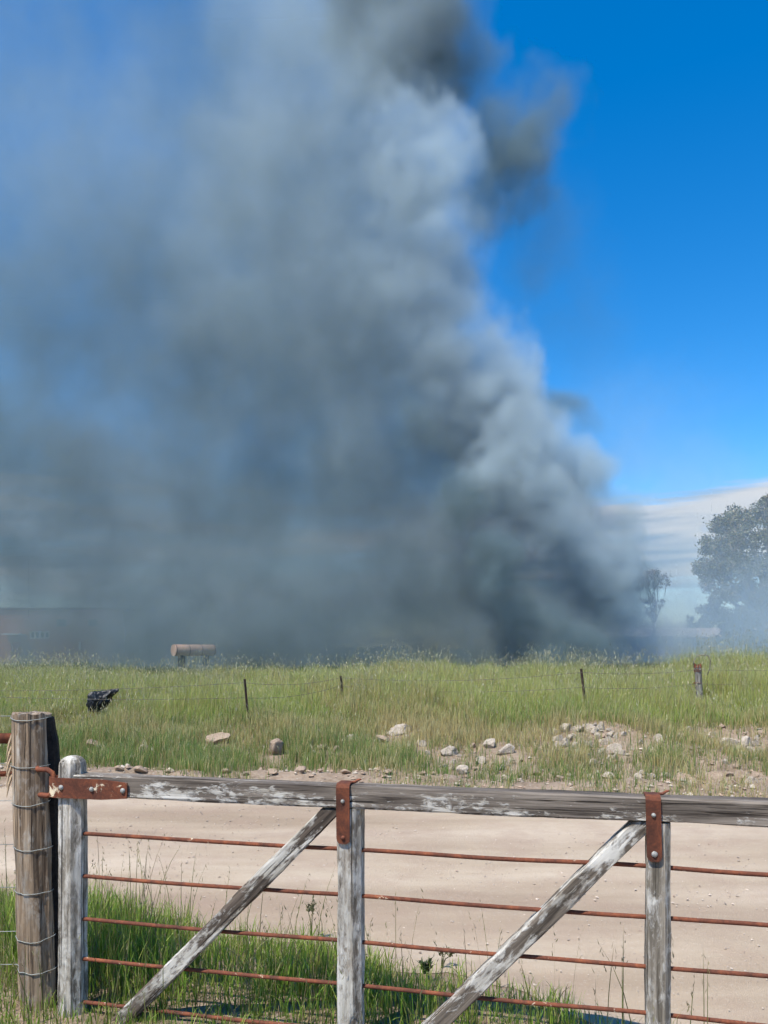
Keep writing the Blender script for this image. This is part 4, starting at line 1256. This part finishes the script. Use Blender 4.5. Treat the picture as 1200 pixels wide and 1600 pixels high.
# lying tank
D3 = 34.0
tk = hit(300, 1028) if False else Vector((X(303, D3), D3, gh(X(303, D3), D3)))
tank = empty('storage_tank', tk); tag(tank, 'tan cylindrical tank lying on cradles in front of dark smoke', 'tank')
tan_tank = plain_mat('tan_paint', (0.42, 0.28, 0.21), 0.6, 0.15, 2, 0)
rt = 9.0 / F * D3
zc = Z(1016, D3) - tk.z
dirn = Vector((0.74, 0.67, 0)).normalized(); half = 30.0 / F * D3 / 0.86
bm = bmesh.new()
tube_bm(bm, [dirn * -half, dirn * -(half - 0.03), dirn * (half - 0.03), dirn * half], [rt * 0.985, rt, rt, rt * 0.985], 28)
for f in bm.faces: f.smooth = len(f.verts) == 4
for v in bm.verts: v.co.z += zc
link('barrel', bm_mesh('barrel', bm), tank, tan_tank)
for s in (-1, -0.33, 0.33, 1):
    c = dirn * (half * 0.94 * s)
    tube('hoop', [c + Vector((0, 0, zc)) - dirn * 0.02, c + Vector((0, 0, zc)) + dirn * 0.02], rt * 1.025, iron_m, tank, n=28)
for s in (-0.6, 0.6):
    c = dirn * (half * s)
    box('cradle', (c.x - 0.10, c.x + 0.10, c.y - rt * 0.9, c.y + rt * 0.9, -0.15, zc - rt * 0.86), dark_m, tank)
# white marker post and a lying beam
wx = X(220, 46.0)
mpost = box('marker_post', (-0.045, 0.045, -0.045, 0.045, -0.2, Z(1013, 46.0) - gh(wx, 46.0)), plain_mat('white_paint', (0.75, 0.75, 0.72), 0.6, 0.1, 5, 0), None, 0.012)
mpost.location = (wx, 46.0, gh(wx, 46.0)); tag(mpost, 'short white marker post between the brick shed and the tan tank', 'post')
bx_ = X(196, 40.0)
tb_ = beam('timber_beam', (-0.85, 0, 0.20), (0.85, 0.25, 0.20), rect(0.22, 0.20, 0.015), plain_mat('grey_timber', (0.42, 0.38, 0.28), 0.9, 0.25, 3), None, nseg=10, jit=0.01)
tb_.location = Vector((bx_, 40.0, gh(bx_, 40.0) + 0.16)); tag(tb_, 'pale timber beam lying in the grass below the brick shed', 'beam')

# ------------------------------------------------------------------ smoke
def smoke(name, label, color, aniso, mn, mx, vox, blobs, warp, detail, dens_scale, seed, holes=(), billow=0.0):
    """a real volume: a grid of density filled from billows whose outlines are churned by turbulence"""
    m = bpy.data.materials.new(name); m.use_nodes = True
    n = m.node_tree; n.nodes.remove(n.nodes['Principled BSDF'])
    pv = n.nodes.new('ShaderNodeVolumePrincipled')
    pv.inputs['Color'].default_value = (*color, 1); pv.inputs['Density'].default_value = dens_scale; pv.inputs['Anisotropy'].default_value = aniso
    n.links.new(pv.outputs[0], n.nodes['Material Output'].inputs['Volume'])
    g = bpy.data.node_groups.new(name, 'GeometryNodeTree')
    g.interface.new_socket('Geometry', in_out='INPUT', socket_type='NodeSocketGeometry')
    g.interface.new_socket('Geometry', in_out='OUTPUT', socket_type='NodeSocketGeometry')
    Nn, K = g.nodes, g.links

    def mth(op, a, b=None):
        q = Nn.new('ShaderNodeMath'); q.operation = op
        for i, v in enumerate((a, b)):
            if v is None: continue
            if hasattr(v, 'is_linked'): K.new(v, q.inputs[i])
            else: q.inputs[i].default_value = v
        return q.outputs[0]

    def vm(op, a, b, c=None):
        q = Nn.new('ShaderNodeVectorMath'); q.operation = op
        for i, v in enumerate((a, b, c)):
            if v is None: continue
            if hasattr(v, 'is_linked'): K.new(v, q.inputs[i])
            else: q.inputs[i].default_value = v
        return q.outputs['Value'] if op == 'DISTANCE' else q.outputs[0]

    def nz(vec, scale, det, rough):
        q = Nn.new('ShaderNodeTexNoise'); q.inputs['Scale'].default_value = scale; q.inputs['Detail'].default_value = det; q.inputs['Roughness'].default_value = rough
        K.new(vec, q.inputs['Vector']); return q

    pos = Nn.new('GeometryNodeInputPosition').outputs[0]
    ps_ = vm('ADD', pos, (seed, seed * 0.7, -seed))
    w1 = vm('MULTIPLY', vm('SUBTRACT', nz(ps_, 0.075, 2, 0.5).outputs['Color'], (0.5, 0.5, 0.5)), (warp * 0.8,) * 3)
    w2 = vm('MULTIPLY', vm('SUBTRACT', nz(ps_, 0.26, 3, 0.55).outputs['Color'], (0.5, 0.5, 0.5)), (warp * 0.95,) * 3)
    w3 = vm('MULTIPLY', vm('SUBTRACT', nz(ps_, 0.75, 4, 0.62).outputs['Color'], (0.5, 0.5, 0.5)), (warp * 0.62,) * 3)
    p2 = vm('ADD', vm('ADD', vm('ADD', pos, w1), w2), w3)
    bulge = None
    if billow:                                             # rounded cauliflower lobes with creases between them
        for sc__, am__ in ((0.30, 1.0), (0.72, 0.45)):
            vo = Nn.new('ShaderNodeTexVoronoi'); vo.feature = 'SMOOTH_F1'; vo.inputs['Scale'].default_value = sc__; vo.inputs['Smoothness'].default_value = 0.35
            K.new(vm('ADD', ps_, w1), vo.inputs['Vector'])
            q = mth('MULTIPLY', mth('SUBTRACT', vo.outputs['Distance'], 0.45), billow * am__)
            bulge = q if bulge is None else mth('ADD', bulge, q)
    acc = None
    for px, py, d, r, a, soft, st in blobs:
        c = ray(px, py, d); rr = r / F * d
        # st = (sx, sy, sz) stretch of the billow
        q = vm('MULTIPLY', vm('SUBTRACT', p2, tuple(c)), (1 / st[0], 1 / st[1], 1 / st[2]))
        ln = Nn.new('ShaderNodeVectorMath'); ln.operation = 'LENGTH'; K.new(q, ln.inputs[0])
        mr = Nn.new('ShaderNodeMapRange'); mr.interpolation_type = 'SMOOTHSTEP'
        K.new(mth('ADD', ln.outputs['Value'], bulge) if bulge is not None and soft < 0.45 else ln.outputs['Value'], mr.inputs['Value'])
        mr.inputs['From Min'].default_value = rr * (1 + soft); mr.inputs['From Max'].default_value = rr * (1 - soft)
        mr.inputs['To Min'].default_value = 0; mr.inputs['To Max'].default_value = a
        acc = mr.outputs[0] if acc is None else mth('MAXIMUM', acc, mr.outputs[0])
    for px, py, d, r, a in holes:
        c = ray(px, py, d); rr = r / F * d
        q = vm('MULTIPLY', vm('SUBTRACT', p2, tuple(c)), (1, 0.25, 1))
        ln = Nn.new('ShaderNodeVectorMath'); ln.operation = 'LENGTH'; K.new(q, ln.inputs[0])
        mr = Nn.new('ShaderNodeMapRange'); mr.interpolation_type = 'SMOOTHSTEP'; K.new(ln.outputs['Value'], mr.inputs['Value'])
        mr.inputs['From Min'].default_value = rr * 0.2; mr.inputs['From Max'].default_value = rr * 1.4; mr.inputs['To Min'].default_value = 1 - a; mr.inputs['To Max'].default_value = 1
        acc = mth('MULTIPLY', acc, mr.outputs[0])
    tx = nz(p2, 0.34, 6, 0.68).outputs['Fac']
    mr = Nn.new('ShaderNodeMapRange'); mr.interpolation_type = 'SMOOTHSTEP'; K.new(tx, mr.inputs['Value'])
    mr.inputs['From Min'].default_value = 0.36; mr.inputs['From Max'].default_value = 0.64
    mr.inputs['To Min'].default_value = 1 - detail; mr.inputs['To Max'].default_value = 1 + detail
    dn = mth('MULTIPLY', acc, mr.outputs[0])
    # thin away to nothing at the sides and floor of the grid
    sx_ = Nn.new('ShaderNodeSeparateXYZ'); K.new(pos, sx_.inputs[0])
    for axis, a, b, wd in (('X', mn[0], mx[0], 2.5), ('Y', mn[1], mx[1], 2.0)):
        for v0, v1 in ((a, a + wd), (b, b - wd)):
            q = Nn.new('ShaderNodeMapRange'); q.interpolation_type = 'SMOOTHSTEP'; K.new(sx_.outputs[axis], q.inputs['Value'])
            q.inputs['From Min'].default_value = v0; q.inputs['From Max'].default_value = v1
            dn = mth('MULTIPLY', dn, q.outputs[0])
    dn = mth('MAXIMUM', mth('SUBTRACT', dn, 0.0015), 0.0)
    vc = Nn.new('GeometryNodeVolumeCube')
    vc.inputs['Min'].default_value = mn; vc.inputs['Max'].default_value = mx
    for ax_, k in zip('XYZ', range(3)): vc.inputs['Resolution ' + ax_].default_value = max(8, int((mx[k] - mn[k]) / vox))
    K.new(dn, vc.inputs['Density'])
    sm = Nn.new('GeometryNodeSetMaterial'); sm.inputs['Material'].default_value = m
    K.new(vc.outputs[0], sm.inputs[0])
    out = Nn.new('NodeGroupOutput'); K.new(sm.outputs[0], out.inputs[0])
    bm = bmesh.new(); box_bm(bm, mn[0], mx[0], mn[1], mx[1], mn[2], mx[2])
    o = link(name, bm_mesh(name, bm), None, m)
    md = o.modifiers.new('billows', 'NODES'); md.node_group = g
    tag(o, label, 'smoke', kind='stuff')
    return o


I3 = (1, 1, 1)
grey = [
    # px, py, depth, radius px, density, softness, stretch
    (945, 1000, 37, 70, 0.30, 0.5, (1.4, 1, 0.8)),
    (930, 925, 37, 80, 0.75, 0.13, I3),
    (890, 840, 37, 102, 0.75, 0.12, I3),
    (805, 745, 37, 102, 0.75, 0.12, I3),
    (740, 640, 38, 104, 0.60, 0.15, I3),
    (675, 540, 38, 112, 0.45, 0.2, I3),
    (645, 425, 38, 116, 0.38, 0.24, I3),
    (655, 310, 38, 98, 0.45, 0.16, I3),
    (640, 205, 38, 76, 0.42, 0.18, I3),
    (540, 110, 40, 140, 0.12, 0.5, I3),
    (500, -20, 41, 150, 0.11, 0.55, (1, 1, 1.4)),
    (500, 330, 41, 180, 0.13, 0.5, I3),
    (480, 520, 41, 200, 0.15, 0.5, I3),
    (560, 700, 40, 170, 0.16, 0.5, I3),
    (620, 900, 39, 150, 0.17, 0.5, I3),
    (690, 745, 42, 120, 0.22, 0.5, I3),
    (1020, 985, 50, 75, 0.12, 0.7, (1.2, 1, 0.8)),
    (80, 540, 44, 200, 0.030, 0.7, I3),
    (820, 1000, 39, 120, 0.34, 0.5, (1.5, 1, 0.7)),
    (790, 890, 41, 110, 0.30, 0.5, I3),
    (450, 965, 38, 170, 0.15, 0.6, (1.8, 1, 0.9)),
    (230, 400, 43, 230, 0.045, 0.7, I3),
    (90, 300, 44, 260, 0.020, 0.75, I3),
    (120, 700, 44, 220, 0.030, 0.75, I3),
    (300, 800, 41, 220, 0.065, 0.7, I3),
    (60, 980, 38, 130, 0.045, 0.7, (2.2, 1, 0.8)),
    (980, 700, 42, 105, 0.045, 0.8, I3),
    (1070, 800, 44, 110, 0.028, 0.85, I3),
    (1150, 890, 52, 130, 0.045, 0.8, I3),
    (1130, 620, 44, 70, 0.010, 0.9, I3),
    (1040, 965, 46, 115, 0.085, 0.8, (1.2, 1, 1.0)),
    (1165, 975, 48, 120, 0.11, 0.8, (1.6, 1, 1.0)),
    (1150, 1012, 44, 95, 0.26, 0.8, (2.4, 1, 0.8)),
    (990, 1000, 42, 90, 0.20, 0.7, (1.6, 1, 0.8)),
]
smoke('smoke', 'towering column of pale grey smoke leaning left from the paddock', (0.595, 0.715, 0.785), 0.15, (-27, 28, 0.6), (28, 57, 50), 0.28, grey, 4.4, 0.7, 1.0, 3.0,
      holes=[(185, 645, 43, 45, 0.85)], billow=2.6)
soot = [
    (620, 40, 42, 110, 0.55, 0.35, I3),
    (690, 120, 42, 65, 0.50, 0.40, I3),
    (760, 215, 42, 55, 0.25, 0.6, I3),
    (815, 250, 41, 74, 0.55, 0.42, (1, 1, 1.1)),
    (785, 305, 42, 62, 0.32, 0.5, I3),
    (850, 390, 42, 75, 0.07, 0.7, (0.9, 1, 1.3)),
    (900, 500, 43, 75, 0.035, 0.8, I3),
    (860, 650, 38.5, 42, 0.50, 0.4, (1.2, 1, 0.8)),
    (900, 690, 38.5, 25, 0.30, 0.5, I3),
    (970, 870, 37.5, 46, 0.50, 0.4, (0.9, 1, 1.5)),
    (900, 1000, 34, 48, 1.3, 0.5, (1.5, 1, 0.8)),
    (850, 955, 34, 42, 1.4, 0.45, I3),
    (790, 880, 34, 36, 1.4, 0.45, (0.9, 1, 1.3)),
    (725, 795, 34.5, 34, 1.1, 0.5, (1, 1, 1.2)),
    (655, 700, 36, 48, 0.5, 0.6, I3),
    # wide thin veil drifting left
    (500, 770, 42, 240, 0.12, 0.6, I3),
    (450, 985, 39, 170, 0.30, 0.6, (2.1, 1, 0.8)),
    (690, 980, 39, 120, 0.28, 0.7, (1.6, 1, 0.9)),
    (430, 520, 42, 220, 0.12, 0.6, I3),
    (420, 280, 43, 200, 0.10, 0.6, I3),
    (230, 450, 43, 190, 0.11, 0.6, I3),
    (330, 130, 43, 160, 0.060, 0.7, I3),
    (100, 250, 43, 300, 0.030, 0.75, I3),
    (70, 560, 43, 240, 0.090, 0.7, I3),
    (120, 700, 43, 200, 0.085, 0.7, I3),
    (330, 640, 42, 170, 0.13, 0.65, I3),
    (250, 860, 45, 220, 0.18, 0.65, (1, 0.8, 1)),
    (30, 850, 49, 220, 0.22, 0.65, (1, 0.5, 1)),
    (60, 1000, 48, 140, 0.24, 0.65, (2.8, 0.6, 1.0)),
    (60, 1000, 38, 120, 0.085, 0.7, (2.4, 0.6, 0.9)),
]
smoke('dark_smoke', 'thin dark sooty smoke veiling the left sky and streaking the plume', (0.235, 0.325, 0.365), 0.0, (-30, 29, 0.6), (16, 55, 46), 0.30, soot, 4.5, 0.8, 1.0, 11.0, billow=2.0,
      holes=[(185, 645, 43, 48, 0.9), (280, 280, 43, 55, 0.7), (390, 10, 43, 50, 0.7)])
